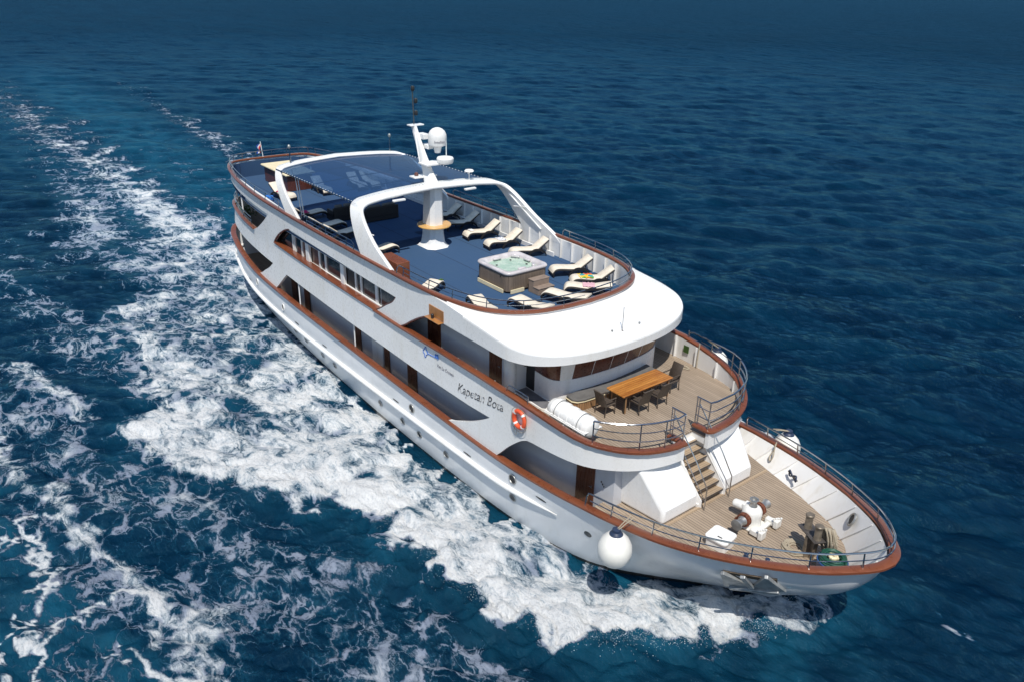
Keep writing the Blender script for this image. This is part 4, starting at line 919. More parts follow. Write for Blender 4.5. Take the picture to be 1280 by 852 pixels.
# ------------------------------------------------------------------ arches, tinted roof, mast
def arch(name, path, th):
    """path rows: y, z, x aft, x forward"""
    c = cat(path, 5); rows = []
    pts = [(r[2], r[3], -r[0], r[1]) for r in c]+[(r[2], r[3], r[0], r[1]) for r in c[::-1][1:]]
    for i, (xa, xf, y, z) in enumerate(pts):
        a, b = pts[max(i-1, 0)], pts[min(i+1, len(pts)-1)]; t = Vector((0, b[2]-a[2], b[3]-a[3])).normalized(); nr = Vector((0, -t.z, t.y))
        e = Vector((0, y, z)); k = .05
        rows.append([(xa+k, *(e+nr*th/2)[1:]), (xa, *(e+nr*(th/2-k))[1:]), (xa, *(e-nr*(th/2-k))[1:]), (xa+k, *(e-nr*th/2)[1:]), (xf-k, *(e-nr*th/2)[1:]), (xf, *(e-nr*(th/2-k))[1:]), (xf, *(e+nr*(th/2-k))[1:]), (xf-k, *(e+nr*th/2)[1:])])
    return G().loft(rows, True, True).build(name, 'white', yacht, angle=50)
fa = arch('forward_arch', [(4.42, 7.35, 10.95, 13.75), (4.40, 7.7, 10.62, 13.2), (4.32, 8.3, 10.05, 11.85), (4.22, 8.8, 9.62, 11.0), (4.10, 9.15, 9.3, 10.45), (3.92, 9.40, 9.02, 10.05), (3.62, 9.52, 8.85, 9.85), (3.2, 9.58, 8.78, 9.76), (2, 9.66, 8.66, 9.62), (0, 9.72, 8.60, 9.56)], .17)
for sgn in (-1, 1):
    G().tube([(12.3, sgn*4.26, 7.75), (10.05, sgn*4.05, 9.05)], .035, 6).build('brace', 'white', fa)
    G().tube([(10.35, sgn*4.14, 8.45), (11.25, sgn*4.12, 8.62)], .03, 6).build('brace', 'white', fa)
    for y in (1.35,): 
        lb = G().box((9.75, sgn*(y+.6), 9.48), (.16, .62, .09)).build('floodlight', 'whitemetal', fa, bevel=.02)
ra = arch('aft_arch', [(4.36, 7.40, 3.0, 4.6), (4.32, 7.7, 2.7, 4.2), (4.22, 8.25, 1.95, 3.1), (4.08, 8.75, 1.3, 2.2), (3.9, 9.1, .8, 1.55), (3.65, 9.33, .4, 1.05), (3.3, 9.43, .2, .78), (2, 9.50, -.1, .45), (0, 9.55, -.3, .25)], .15)
rows = []
for y in np.linspace(-3.75, 3.75, 17):
    zA = 9.50-.022*abs(y)**1.9*.5; rows.append([(lerp(.1, .55, abs(y)/3.75), y, zA), (4.6, y, zA+.06), (9.0+.15*abs(y)/3.75, y, zA+.12)])
roof = G().loft(rows).build('tinted_roof', 'tint', yacht, solid=.02, angle=60)
for sgn in (-1, 1):
    P = [(x, sgn*3.78, 9.36+.012*x) for x in np.linspace(.6, 9.1, 12)]; G().tube(P, .03, 6).build('roof_edge_tube', 'steel', roof)
    P = [(x, sgn*3.78+.0, 9.32+.012*x) for x in np.linspace(.7, 9.0, 60)]
    g = G()
    for k, p in enumerate(P):
        if k % 2: g.box((p[0], p[1]-sgn*.02, p[2]+.03), (.075, .03, .08))
    g.build('roof_edge_lacing', 'whitemetal', roof, smooth=False)
    for x in (3.55, 3.85): G().tube([(x, sgn*3.9, 7.6), (x-.75, sgn*3.72, 9.38)], .028, 8).build('roof_post', 'steel', roof)
for x in (2.4, 4.6, 6.8):
    G().tube([(x, y, 9.44-.022*abs(y)**1.9*.5+.012*x) for y in np.linspace(-3.7, 3.7, 12)], .022, 6).build('roof_bow', 'bollard_dark', roof)
G().tube([(.5, -1.9, 9.40), (8.9, -1.9, 9.52)], .02, 6).build('roof_bow', 'bollard_dark', roof); G().tube([(.5, 1.9, 9.40), (8.9, 1.9, 9.52)], .02, 6).build('roof_bow', 'bollard_dark', roof)
for x, y in ((.45, -2.9), (.35, 3.1)):
    lp = G().tube([(x, y, 9.4), (x, y, 10.35)], .035, 8).build('lamp_post', 'steel', ra); G().lathe([(.02, -.08), (.075, -.04), (.085, .03), (.05, .1), (.01, .12)], 12, Matrix.Translation((x+.05, y-.03, 10.4))).build('lamp_head', 'galv', lp)
# mast column
MX, MY = 8.86, .46
def taper_col(zs, sz):
    g = G(); rows = []
    for z, (a, b, cx) in zip(zs, sz): rows.append([(cx-a, MY-b, z), (cx+a*.55, MY-b, z), (cx+a, MY-b*.55, z), (cx+a, MY+b*.55, z), (cx+a*.55, MY+b, z), (cx-a, MY+b, z)])
    return g.loft(rows, True, True)
mast = taper_col([6.70, 6.72, 6.9, 7.3, 7.9, 8.7, 9.6], [(.62, .62, MX), (.58, .58, MX), (.47, .45, MX), (.42, .40, MX), (.40, .38, MX), (.38, .36, MX+.02), (.36, .34, MX+.04)]).build('mast', 'white', yacht, angle=40)
G().lathe([(.80, 7.72), (.82, 7.74), (.82, 7.78), (.80, 7.80), (.1, 7.80)], 32, Matrix.Translation((MX, MY, 0))).build('bar_ring_table', 'surf', mast)
um = taper_col([9.62, 9.75, 10.3, 11.0, 11.7, 12.2], [(.55, .34, 8.95), (.34, .24, 8.78), (.24, .17, 8.42), (.19, .13, 7.98), (.15, .10, 7.55), (.14, .09, 7.28)]).build('upper_mast', 'white', mast, angle=40)
G().box((8.15, MY-.1, 9.98), (.5, 1.25, .07)).build('crosstree', 'white', um, bevel=.015)
G().box((8.55, MY+.1, 10.62), (.75, .95, .08)).build('crosstree', 'white', um, bevel=.015)
G().box((7.25, MY+.1, 12.2), (.35, .75, .06)).build('crosstree', 'white', um, bevel=.015)
G().box((7.75, MY+.2, 11.75), (.5, .3, .25)).box((7.95, MY+.3, 11.3), (.55, .3, .2)).build('mast_bracket', 'white', um, bevel=.02)
def dome(name, prof, loc, mat='raft', n=28): return G().lathe(prof, n, Matrix.Translation(loc)).build(name, mat, um, angle=30)
sd = dome('satellite_dome', [(.22, -.02), (.26, .0), (.42, .06), (.435, .12), (.44, .42), (.42, .56), (.35, .70), (.24, .80), (.12, .85), (.01, .865)], (8.42, MY+.55, 11.35))
G().lathe([(.14, -.3), (.2, -.02), (.1, -.02)], 14, Matrix.Translation((8.42, MY+.55, 11.35))).build('dome_base', 'white', um)
rd = dome('radar_dome', [(.2, -.12), (.36, -.06), (.39, .0), (.40, .14), (.37, .20), (.2, .235), (.01, .24)], (8.95, MY+.62, 10.72))
G().tube([(8.75, MY+.82, 10.95), (8.75, MY+.82, 11.6)], .022, 6).build('strut', 'white', um)
G().tube([(7.95, MY-.15, 10.6), (7.5, MY-.12, 11.9)], .03, 6).build('strut', 'white', um)
ap = G().tube([(7.28, MY, 12.2), (7.2, MY, 13.95)], .025, 8).build('antenna_pole', 'bollard_dark', um)
for z in (12.75, 13.3, 13.85): 
    lx = 7.24; G().lathe([(.07, -.1), (.085, -.06), (.085, .08), (.06, .12)], 12, Matrix.Translation((lx+(.08 if z < 13.5 else 0), MY+(.1 if z < 13.5 else 0), z))).build('navigation_light', 'blackrub', ap)
G().lathe([(.09, 0), (.11, .06), (.06, .16)], 12, Matrix.Translation((8.1, MY-.45, 10.02))).build('horn', 'brown_frame', um)
ga = G().lathe([(.16, 0), (.17, .02), (.02, .03), (.02, .42), (.20, .44), (.235, .47), (.19, .53), (.02, .56)], 20, Matrix.Translation((9.1, 2.35, 9.68))).build('gps_antenna', 'raft', fa)
# navigation fittings on the visor
G().box((20.95, .62, 7.18), (.58, .13, .07), rz=.15).build('searchlight_bar', 'bollard_dark', yacht, bevel=.03)
ws = G().tube([(22.0, .0, 6.95), (22.0, .0, 7.2), (21.95, .05, 7.95)], .014, 6).build('whip_antenna', 'galv', yacht); G().lathe([(.05, 0), (.05, .12), (.015, .14)], 10, Matrix.Translation((22.0, 0, 6.95))).build('antenna_base', 'bollard_dark', ws)
for x, y in ((21.9, -.42), (21.95, .95)): G().lathe([(.045, 0), (.045, .05), (.015, .06), (.015, .14), (.04, .15), (.04, .2)], 10, Matrix.Translation((x, y, 6.95))).build('deck_stud', 'galv', yacht)
# wooden stair hatch by the starboard arch foot, bar counter astern
G().box((11.9, -3.55, 7.2), (1.5, .62, .98)).build('companionway_box', 'varnish', yacht, bevel=.02)

# ------------------------------------------------------------------ sun loungers
SDZ = 6.702
def ribbon(prof, w, th, nrm_up=1):
    """a padded ribbon along a profile (x, z), width w"""
    n = len(prof); g = G(); rows = []
    for i, (x, z) in enumerate(prof):
        a, b = prof[max(i-1, 0)], prof[min(i+1, n-1)]; d = Vector((b[0]-a[0], 0, b[1]-a[1])).normalized(); u = Vector((-d.z, 0, d.x))
        p = Vector((x, 0, z)); e = min(.018, th*.4)
        rows.append([tuple(p+u*k+Vector((0, y, 0))) for y, k in ((-w/2, e), (-w/2+e, 0), (w/2-e, 0), (w/2, e), (w/2, th-e), (w/2-e, th), (-w/2+e, th), (-w/2, th-e))])
    return g.loft(rows, True, True)
def make_lounger(back):
    """foot at the origin, head along +x"""
    t = thing('sun_lounger', 'x', 'sun lounger')
    seat = [(0.0, .19), (.05, .30), (.14, .355), (.30, .37), (.55, .345), (.85, .315), (1.10, .31), (1.22, .32)]
    hx, hz = 1.22, .32; L = .74; bk = [(hx+L*f*math.cos(back), hz+L*f*math.sin(back)) for f in (.0, .1, .35, .65, .9, 1.0)]
    pc = [tuple(p) for p in cat([(x, z) for x, z in seat], 3)]
    ribbon(pc, .60, .055).build('seat_cushion', 'cream', t, angle=50)
    ribbon(bk, .60, .06).build('back_cushion', 'cream', t, angle=50)
    fr = [(x, z-.075) for x, z in pc]; ribbon(fr, .66, .07).build('frame', 'wicker', t, angle=50)
    ribbon([(x+.02*math.sin(back), z-.06) for x, z in bk], .64, .055).build('back_frame', 'wicker', t, angle=50)
    for s in (-1, 1):
        a = [(.02, .20), (.0, .08), (.015, .0)]
        G().tube([(x, s*.30, z) for x, z in a], .032, 6).build('leg', 'wicker', t)
        a = [(.70, .0), (.78, .16), (.95, .29), (1.20, .33), (1.45, .27), (1.62, .14), (1.68, .0)]
        g = G(); c = cat(a, 4); rows = []
        for p in c: rows.append([(p[0], s*.27, p[1]-.05*(p[1] > .06)), (p[0], s*.35, p[1]-.05*(p[1] > .06)), (p[0], s*.35, p[1]+.055), (p[0], s*.27, p[1]+.055)])
        g.loft(rows, True, True).build('arched_leg', 'wicker', t, angle=40)
    if back > .3: G().tube([(1.55, 0, .10), (hx+.55*math.cos(back), 0, hz+.55*math.sin(back)-.06)], .022, 6).build('back_strut', 'wicker', t)
    return t
lg_up, lg_low = make_lounger(R(37)), make_lounger(R(11))
used_l = set()
def lounger(src, foot, ang, label, group):
    o = src if src not in used_l else copy_tree(src)
    used_l.add(src); o.location = (foot[0], foot[1], SDZ); o.rotation_euler = (0, 0, R(ang)); tag(o, label, 'sun lounger', group); return o
PG, FG, SG, AG = 'loungers along the port side of the sun deck', 'loungers fanned out round the front of the sun deck', 'loungers under the tinted roof', 'loungers near the stern bar'
lounger(lg_up, (5.4, 2.4), 84, 'shaded cream lounger farthest aft in the raised row behind the mast', PG)
lounger(lg_up, (7.0, 2.35), 80, 'shaded cream lounger half hidden behind the mast, at the shadow edge', PG)
L2 = lounger(lg_up, (8.95, 2.25), 82, 'cream lounger with a small white towel, just forward of the round mast table', PG)
L3 = lounger(lg_up, (10.75, 2.22), 82, 'cream lounger with a dark spotted towel beneath the far arch leg', PG)
lounger(lg_up, (12.4, 2.42), 76, 'bare cream lounger directly behind the far corner of the hot tub', PG)
L4 = lounger(lg_up, (15.35, 2.35), 68, 'bare cream lounger with its back raised, beside the hot tub on the bulwark side', PG)
L5 = lounger(lg_up, (16.75, 2.25), 60, 'cream lounger with a yellow and teal printed beach towel', FG)
L6 = lounger(lg_low, (17.25, 1.45), 48, 'cream lounger with a folded pink towel near its head', FG)
lounger(lg_low, (17.25, .35), 24, 'low cream lounger by the hot tub steps next to the pink towel one', FG)
lounger(lg_low, (17.05, -1.15), 8, 'low cream lounger at the foremost curve of the rail, between two bare ones', FG)
lounger(lg_low, (16.0, -2.35), -16, 'low cream lounger near the rail curve, facing the hot tub corner', FG)
L10 = lounger(lg_low, (13.75, -2.55), -62, 'single cream lounger against the near rail with a small green cloth', FG)
for k, (x, y, a, lb) in enumerate(((8.55, -1.55, -84, 'shaded lounger just behind the near leg of the forward arch'), (5.35, -1.7, -88, 'shaded lounger under the roof edge, closest to the dark rattan sofa'), (3.75, -1.75, -88, 'shaded lounger under the roof edge beside the twin roof posts'),
                                (1.35, -1.6, -94, 'shaded lounger with a magenta cloth on its head end'))):
    o_ = lounger(lg_up, (x, y), a, lb, SG)
L15 = lounger(lg_up, (-2.5, -1.75), 190, 'sunlit lounger with a magenta towel between the bar and the aft arch', AG)
lounger(lg_up, (-2.6, .55), 178, 'lounger seen through the tinted roof, nearer of the ones facing the bar', AG)
lounger(lg_up, (-2.4, 2.75), 176, 'lounger seen through the tinted roof, first of the narrow far pair', AG)
lounger(lg_up, (-2.35, 3.6), 176, 'lounger seen through the tinted roof, outermost of the narrow far pair', AG)
def cloth(name, on, x, y, w, d, mat, label, catg, z=.40, rz=0.0, th=.03):
    """a crumpled cloth lying on a lounger (lounger coordinates)"""
    nx, ny = 14, 10; g = G(); rows = []
    for i in range(nx):
        r_ = []
        for j in range(ny):
            u, v = i/(nx-1)-.5, j/(ny-1)-.5; e = .06*math.sin(i*1.7+j*.9)*math.cos(j*2.1)
            r_.append((u*w*(1+e), v*d*(1+.08*math.sin(i*1.3)), th*(.45+.55*math.sin(i*1.9+j*1.3)*math.sin(j*1.1+.5))))
        rows.append(r_)
    g.loft(rows)
    o = g.build(name, mat, angle=80, solid=.012); M_ = Matrix.Translation(on.location) @ Matrix.Rotation(on.rotation_euler[2], 4, 'Z') @ Matrix.Translation((x, y, z)) @ Matrix.Rotation(rz, 4, 'Z')
    o.location = M_.translation; o.rotation_euler = (0, 0, on.rotation_euler[2]+rz); return tag(o, label, catg)
cloth('towel', L2, .30, 0, .22, .3, 'flagwhite', 'small white towel crumpled on the foot of a cream lounger', 'towel', .445)
cloth('towel', L3, .78, .02, .38, .5, 'spottowel', 'dark and white spotted towel lying on a lounger under the far arch', 'towel', .39)
cloth('beach_towel', L5, .62, 0, .62, .56, 'towelprint', 'yellow, orange and teal printed beach towel spread on a lounger', 'towel', .40)
cloth('towel', L6, .98, 0, .5, .5, 'pink', 'pale pink towel folded on a lounger by the front rail', 'towel', .385)
cloth('cloth', L10, .1, .2, .2, .16, 'leaf', 'small green cloth on the foot of the lounger at the near rail', 'cloth', .40)
cloth('towel', L15, 1.0, 0, .42, .5, 'magenta', 'bright magenta towel on the sunlit lounger near the bar', 'towel', .385)
cloth('towel', o_, 1.15, .05, .36, .5, 'magenta', 'magenta cloth on a shaded lounger at the aft end of the roof', 'cloth', .40)
bgb = G().box((0, 0, .16), (.42, .3, .32)); bgb = tag(bgb.build('beach_bag', 'bluecloth', None, bevel=.07, loc=(-3.3, -2.75, SDZ), rz=.4), 'bright blue beach bag on the deck beside the sunlit lounger', 'bag')
ff = tag(G().prism([(0, 0), (.26, .02), (.28, .09), (.2, .11), (0, .08)], 0, .03).prism([(.05, .16), (.31, .2), (.32, .27), (.24, .28), (.05, .24)], 0, .03).build('flip_flops', 'flagwhite', None, loc=(17.5, 1.15, SDZ), fix=True), 'pair of white flip flops on the blue deck by the hot tub steps', 'flip flops')

# ------------------------------------------------------------------ hot tub and its steps
tub = thing('hot_tub', 'square hot tub with pearl rim, brown panelled sides and pale green water', 'hot tub', (14.98, .42, SDZ))
def rrect(w, d, r, n=6):
    out = []
    for cx, cy, a0 in ((w/2-r, d/2-r, 0), (-w/2+r, d/2-r, 90), (-w/2+r, -d/2+r, 180), (w/2-r, -d/2+r, 270)):
        for k in range(n+1): a = R(a0+90*k/n); out.append((cx+r*math.cos(a), cy+r*math.sin(a)))
    return out
def rr_loft(rows, mat, name, parent, **k): return G().loft([[(x, y, z) for x, y in rrect(w, d, r)] for w, d, r, z in rows], True, True).build(name, mat, parent, **k)
rr_loft([(1.95, 1.95, .2, .0), (1.95, 1.95, .2, .1)], 'blackrub', 'plinth', tub)
G().loft([[(x, y, z) for x, y in rrect(2.18, 2.18, .26)] for z in (.09, .80)], True).build('side_panels', 'tubside', tub, angle=40)
for sgn in (-1, 1): G().box((0, sgn*1.092, .45), (1.62, .012, .70)).build('side_panel', 'tubside', tub, smooth=False); G().box((sgn*1.092, 0, .45), (.012, 1.62, .70)).build('side_panel', 'tubsidey', tub, smooth=False)
rim = G().loft([[(x, y, z) for x, y in rrect(w, d, r)] for w, d, r, z in ((2.2, 2.2, .28, .79), (2.28, 2.28, .30, .82), (2.29, 2.29, .3, .88), (2.22, 2.22, .28, .925), (2.08, 2.08, .26, .935), (1.84, 1.84, .24, .91), (1.76, 1.76, .22, .85), (1.62, 1.62, .3, .70), (1.4, 1.4, .3, .60))], True).build('rim', 'tubrim', tub, angle=60)
wt = []
for i in range(40):
    wt.append([((i/39-.5)*1.72, (j/39-.5)*1.72, .775+.012*math.sin(i*1.1+j*.7)*math.sin(j*1.3)+random.uniform(-.006, .006)) for j in range(40)])
G().loft(wt).build('water', 'tubwater', tub)
for x, y, a in ((-.62, .66, .6), (.0, .80, 0), (-.80, -.2, 1.57), (.78, -.1, 1.57), (.66, .62, -.6)): G().box((x, y, .87), (.40, .13, .10), a).build('headrest', 'tubrim', rim, bevel=.035)
for sgn, ln_ in ((-1, 1.7), (1, 1.2)): pass
G().box((0, -1.16, .10), (1.75, .05, .16)).build('skirting', 'creamtop', tub, smooth=False); G().box((1.16, -.62, .10), (.05, .7, .16)).build('skirting', 'creamtop', tub, smooth=False)
for x in (-.85, .62): G().box((x, -1.11, .68), (.05, .02, .06)).build('catch', 'blackrub', tub, smooth=False)
for x, y in ((-.3, -.6), (.3, .55), (-.5, .3)): G().lathe([(.05, 0), (.05, .01)], 10, Matrix.Translation((x, y, .80))).build('jet', 'blackrub', tub)
stp = thing('tub_steps', 'brown two tread resin steps standing against the hot tub', 'steps', (16.25, .72, SDZ))
G().box((.17, 0, .27), (.34, .84, .54)).build('upper_box', 'step', stp, smooth=False, bevel=.015); G().box((.50, 0, .135), (.34, .84, .27)).build('lower_box', 'step', stp, smooth=False, bevel=.015)
G().box((.16, 0, .555), (.38, .88, .035)).build('tread', 'step', stp, smooth=False, bevel=.012); G().box((.50, 0, .285), (.38, .88, .035)).build('tread', 'step', stp, smooth=False, bevel=.012)
# ------------------------------------------------------------------ rattan sofas under the roof, stern bar
def sofa(loc, rz, L, label):
    t = thing('rattan_sofa', label, 'sofa', loc, rz, 'dark rattan sofas under the roof')
    G().box((0, 0, .2), (.8, L, .34)).build('base', 'wicker', t, smooth=False, bevel=.03); G().box((.34, 0, .50), (.14, L, .52)).build('backrest', 'wicker', t, smooth=False, bevel=.04)
    for s in (-1, 1): G().box((0, s*(L/2-.07), .42), (.8, .14, .34)).build('armrest', 'wicker', t, smooth=False, bevel=.03)
    for s in (-1, 1): G().box((-.06, s*(L/4-.05), .43), (.62, L/2-.14, .13)).build('seat_cushion', 'greycush', t, bevel=.04)
    for s in (-1, 1): G().box((.26, s*(L/4-.05), .74), (.16, L/2-.18, .3)).build('back_cushion', 'greycush', t, bevel=.06)
    return t
sofa((3.35, .55, SDZ), 0, 1.95, 'dark rattan sofa with two cushions, seen from behind through the arch')
sofa((2.3, -1.15, SDZ), 0, 1.2, 'short dark rattan sofa partly hidden by the leg of the forward arch')
bar = thing('deck_bar', 'cream topped bar counter with brown panelled sides at the stern', 'bar', (-6.3, -.25, SDZ))
G().box((0, 0, .48), (3.4, 1.6, .96)).build('side_panels', 'brown_frame', bar, smooth=False, bevel=.02); G().box((0, 0, 1.0), (3.75, 1.9, .12)).build('top', 'creamtop', bar, smooth=False, bevel=.05)
fl = thing('ensign', 'red, white and blue ensign drooping from a short staff at the stern rail', 'flag', (-9.75, -.35, 7.68))
G().tube([(0, 0, 0), (-.25, 0, 1.05)], .02, 6).build('staff', 'whitemetal', fl)
for k, m in enumerate(('red', 'flagwhite', 'flagblue')):
    rows = [[(-.2-.02*j-.1*k+.04*math.sin(j*1.2+k), -.02+.05*math.sin(j*.9+k)-.03*k, .92-.07*j-.02*k), (-.3-.02*j-.1*k+.04*math.sin(j*1.2+k+.5), -.05+.05*math.sin(j*.9+k+.6)-.03*k, .92-.07*j-.04*k)] for j in range(10)]
    G().loft(rows).build('stripe', m, fl, solid=.008)

# ------------------------------------------------------------------ dining table and chairs on the bridge deck
BDZ = 4.502
tb = thing('dining_table', 'long oiled teak dining table in front of the wheelhouse bench', 'table', (22.90, .24, BDZ))
G().prism(rrect(.92, 2.62, .06, 3), .71, .755).build('tabletop', 'tabletop', tb, smooth=False, fix=True, bevel=.008)
G().box((0, 0, .66), (.72, 2.3, .09)).build('apron', 'tabletop', tb, smooth=False)
for sx in (-1, 1):
    for sy in (-1, 1): G().box((sx*.36, sy*1.13, .34), (.085, .085, .68)).build('leg', 'slat', tb, smooth=False, bevel=.01)
def make_chair():
    """sitter looks along +x, back at -x"""
    t = thing('dining_chair', 'x', 'chair')
    G().box((.02, 0, .42), (.50, .52, .06)).build('seat', 'rattan', t, smooth=False, bevel=.02)
    ribbon([(-.22, .40), (-.26, .55), (-.30, .75), (-.36, .92), (-.40, 1.0)][::1], .50, .04).build('backrest', 'rattan', t, angle=50)
    for s in (-1, 1):
        G().tube([(.23, s*.25, 0), (.23, s*.25, .64)], .021, 6).build('leg', 'rattan', t); G().tube([(-.26, s*.25, 0), (-.22, s*.25, .42), (-.29, s*.25, .72)], .021, 6).build('leg', 'rattan', t)
        G().box((-.01, s*.26, .65), (.54, .055, .03)).build('armrest', 'rattan', t, smooth=False, bevel=.01)
    return t
ch = make_chair()
for k, (x, y, a, lb) in enumerate(((22.82, -1.42, 90, 'brown rattan chair at the near end of the teak table, closest to the life raft'), (23.42, -.32, 180, 'brown rattan chair on the long open side of the table, nearer the life raft'),
                                  (23.45, .62, 180, 'brown rattan chair on the long open side of the table, second from the life raft'), (22.95, 1.86, -90, 'brown rattan chair at the far end of the teak table, by the bulwark'))):
    c = ch if k == 0 else copy_tree(ch); c.location = (x, y, BDZ); c.rotation_euler = (0, 0, R(a)); tag(c, lb, 'chair', 'rattan chairs round the teak table')

# ------------------------------------------------------------------ life raft, lifebuoy, fenders
rf = thing('life_raft', 'white life raft canister lying in a cradle by the bridge deck rail', 'life raft', (23.2, -3.38, BDZ), 0.02)
RX = Matrix.Translation((0, 0, .66)) @ Matrix.Rotation(R(90), 4, 'Y')
prof = [(.02, -1.02), (.18, -1.02), (.30, -.98), (.345, -.92), (.36, -.80), (.375, -.78), (.375, -.70), (.36, -.68)]
prof += [(.36, -.46), (.378, -.44), (.378, -.32), (.36, -.30), (.36, -.08), (.38, -.06), (.38, .06), (.36, .08), (.36, .30), (.378, .32), (.378, .44), (.36, .46)]
prof += [(.36, .68), (.375, .70), (.375, .78), (.36, .80), (.345, .92), (.30, .98), (.18, 1.02), (.02, 1.02)]
G().lathe(prof, 32, RX).build('canister', 'raft', rf, angle=35)
G().box((0, 0, .62), (2.02, .80, .035)).build('flange', 'raft', rf, bevel=.015)
for x in (-.56, .56): G().tube([(x, .385*math.cos(a), .66+.385*math.sin(a)) for a in np.linspace(0, 2*PI, 24)[:-1]], .012, 6, True).build('strap', 'galv', rf)
for x in (-.62, .0, .62):
    for s in (-1, 1): G().tube([(x, s*.34, .60), (x, s*.40, .30), (x, s*.36, 0)], .022, 6).build('cradle_leg', 'whitemetal', rf)
    G().tube([(x, .38*math.cos(a), .66+.38*math.sin(a)) for a in np.linspace(PI, 2*PI, 12)], .025, 6).build('cradle_bow', 'whitemetal', rf)
for s in (-1, 1): G().tube([(-1.0, s*.40, .58), (1.0, s*.40, .58)], .024, 6).build('cradle_bar', 'whitemetal', rf)
bx, bz = 21.80, 4.83; by = -(wsh(bx, bz)+.13)
lb = thing('lifebuoy', 'orange lifebuoy hung on the white bulwark beside the lettering', 'lifebuoy', (bx, by, bz), .06)
G().tube([(.27*math.cos(a), 0, .31*math.sin(a)) for a in np.linspace(0, 2*PI, 33)[:-1]], .085, 12, True).build('ring', 'orange', lb)
for a in (45, 135, 225, 315):
    P = [(.27*math.cos(R(a+d)), 0, .31*math.sin(R(a+d))) for d in (-7, 0, 7)]; G().tube(P, .089, 12).build('tape', 'silver_tape', lb)
P = []
for k in range(49):
    a = 2*PI*k/48; r_ = .385+.035*abs(math.sin(2*a)); P.append((r_*math.cos(a), -.02, (r_+.03)*math.sin(a)-.06*max(0, -math.sin(a))))
G().tube(P, .010, 5).build('grab_line', 'rope', lb)
G().tube([(-.24, 0, -.36), (-.30, .03, -.62), (-.18, .03, -.72), (-.12, .0, -.40)], .009, 5).build('lanyard', 'rope', lb)
def fender(loc, r, label, tie):
    t = thing('ball_fender', label, 'fender', loc, 0, 'white ball fenders')
    G().lathe([(.02, -r*1.06), (r*.35, -r*1.0), (r*.68, -r*.80), (r*.92, -r*.45), (r, -r*.02), (r*.95, r*.36), (r*.78, r*.72), (r*.52, r*1.0), (r*.33, r*1.16), (r*.22, r*1.24)], 36).build('ball', 'fender', t)
    nk = G().lathe([(r*.40, r*1.105), (r*.35, r*1.18), (r*.25, r*1.28), (r*.24, r*1.44), (.02, r*1.46)], 20).build('neck', 'navy', t)
    v = Vector(tie)-Vector(loc); G().tube([(0, 0, r*1.40), tuple(v*.6+Vector((0, 0, r*.6))), tuple(v)], .018, 6).build('rope', 'rope', t); G().tube([(.05, 0, r*1.40), tuple(v*.6+Vector((.1, 0, r*.6))), tuple(v+Vector((.12, 0, 0)))], .018, 6).build('rope', 'rope', t)
    return t
fender((26.78, -4.66, 2.52), .55, 'large white ball fender hanging from the bow rail on the near side of the hull', (26.75, -4.02, 3.5))
fender((26.55, 4.72, 2.66), .52, 'white ball fender beyond the far rail of the foredeck', (26.2, 4.16, 3.5))
fender((22.7, 4.95, 4.62), .48, 'white ball fender hung outside the far rail of the dining deck', (22.3, 4.42, 5.75))

# ------------------------------------------------------------------ foredeck gear
FDZ = 2.352
wl = thing('anchor_windlass', 'white anchor windlass with rusty chain wheels in the middle of the foredeck', 'windlass', (28.4, .06, FDZ), R(4))
G().prism(rrect(.9, .8, .1, 3), 0, .06).build('bed_plate', 'windlass', wl, bevel=.015, fix=True)
G().lathe([(.36, .05), (.34, .12), (.31, .3), (.33, .42), (.33, .55), (.27, .66), (.16, .73), (.02, .75)], 24).build('gear_case', 'windlass', wl, angle=45)
cp = G().lathe([(.15, .70), (.13, .76), (.10, .86), (.12, .95), (.155, .98), (.15, 1.0), (.10, 1.0), (.09, .93), (.01, .93)], 20).build('capstan_head', 'galv', wl)
YA = lambda y, z=.40: Matrix.Translation((0, y, z)) @ Matrix.Rotation(R(90), 4, 'X')
for s in (-1, 1):
    G().lathe([(.10, -.07), (.235, -.06), (.235, -.03), (.17, -.015), (.17, .025), (.235, .04), (.235, .07), (.1, .08)], 24, YA(s*.44)).build('chain_wheel', 'rust', wl, angle=40)
    G().lathe([(.06, -.22), (.17, -.18), (.14, -.10), (.12, .0), (.14, .12), (.19, .16), (.19, .2), (.05, .2)], 20, YA(s*.72)).build('warping_drum', 'galv', wl, angle=40)
    tor = [(.19*math.cos(a), s*.44, .40+.19*math.sin(a)) for a in np.linspace(-.4, PI, 15)]+[(-.3, s*.44, .28), (-.34, s*.44, .1)]; G().tube(tor, .045, 6).build('anchor_chain', 'rust', wl)
mo = G().lathe([(.13, 0), (.15, .03), (.15, .42), (.13, .46), (.08, .5)], 16, Matrix.Translation((-.28, .10, .50)) @ Matrix.Rotation(R(-100), 4, 'Y')).build('motor', 'windlass', wl)
G().box((-.28, .1, .56), (.2, .3, .16)).build('terminal_box', 'windlass', wl, bevel=.02)
for y in (-.46, .46):
    G().box((.50, y, .16), (.42, .2, .2)).box((.70, y, .2), (.16, .3, .30)).build('chain_stopper', 'windlass', wl, bevel=.03)
    for k in range(4): G().lathe([(.035, 0), (.035, .05)], 8, Matrix.Translation((.62+.05*k, y-.12+.07*k, .36))).build('bolt', 'windlass', wl)
G().box((.45, 0, .1), (.16, 1.0, .1)).build('tie_beam', 'windlass', wl, bevel=.02)
ht = thing('deck_hatch', 'white rounded hatch cover on the teak foredeck near the bow rail', 'hatch', (28.47, -1.62, FDZ), R(8))
G().prism(rrect(.70, .68, .08), 0, .30).build('coaming', 'white2', ht, fix=True, angle=50); G().prism(rrect(.80, .78, .14), .30, .40).build('lid', 'raft', ht, fix=True, bevel=.03, angle=50, seg=3)
G().box((.05, -.16, .405), (.16, .035, .02)).build('vent_slot', 'blackrub', ht, smooth=False)
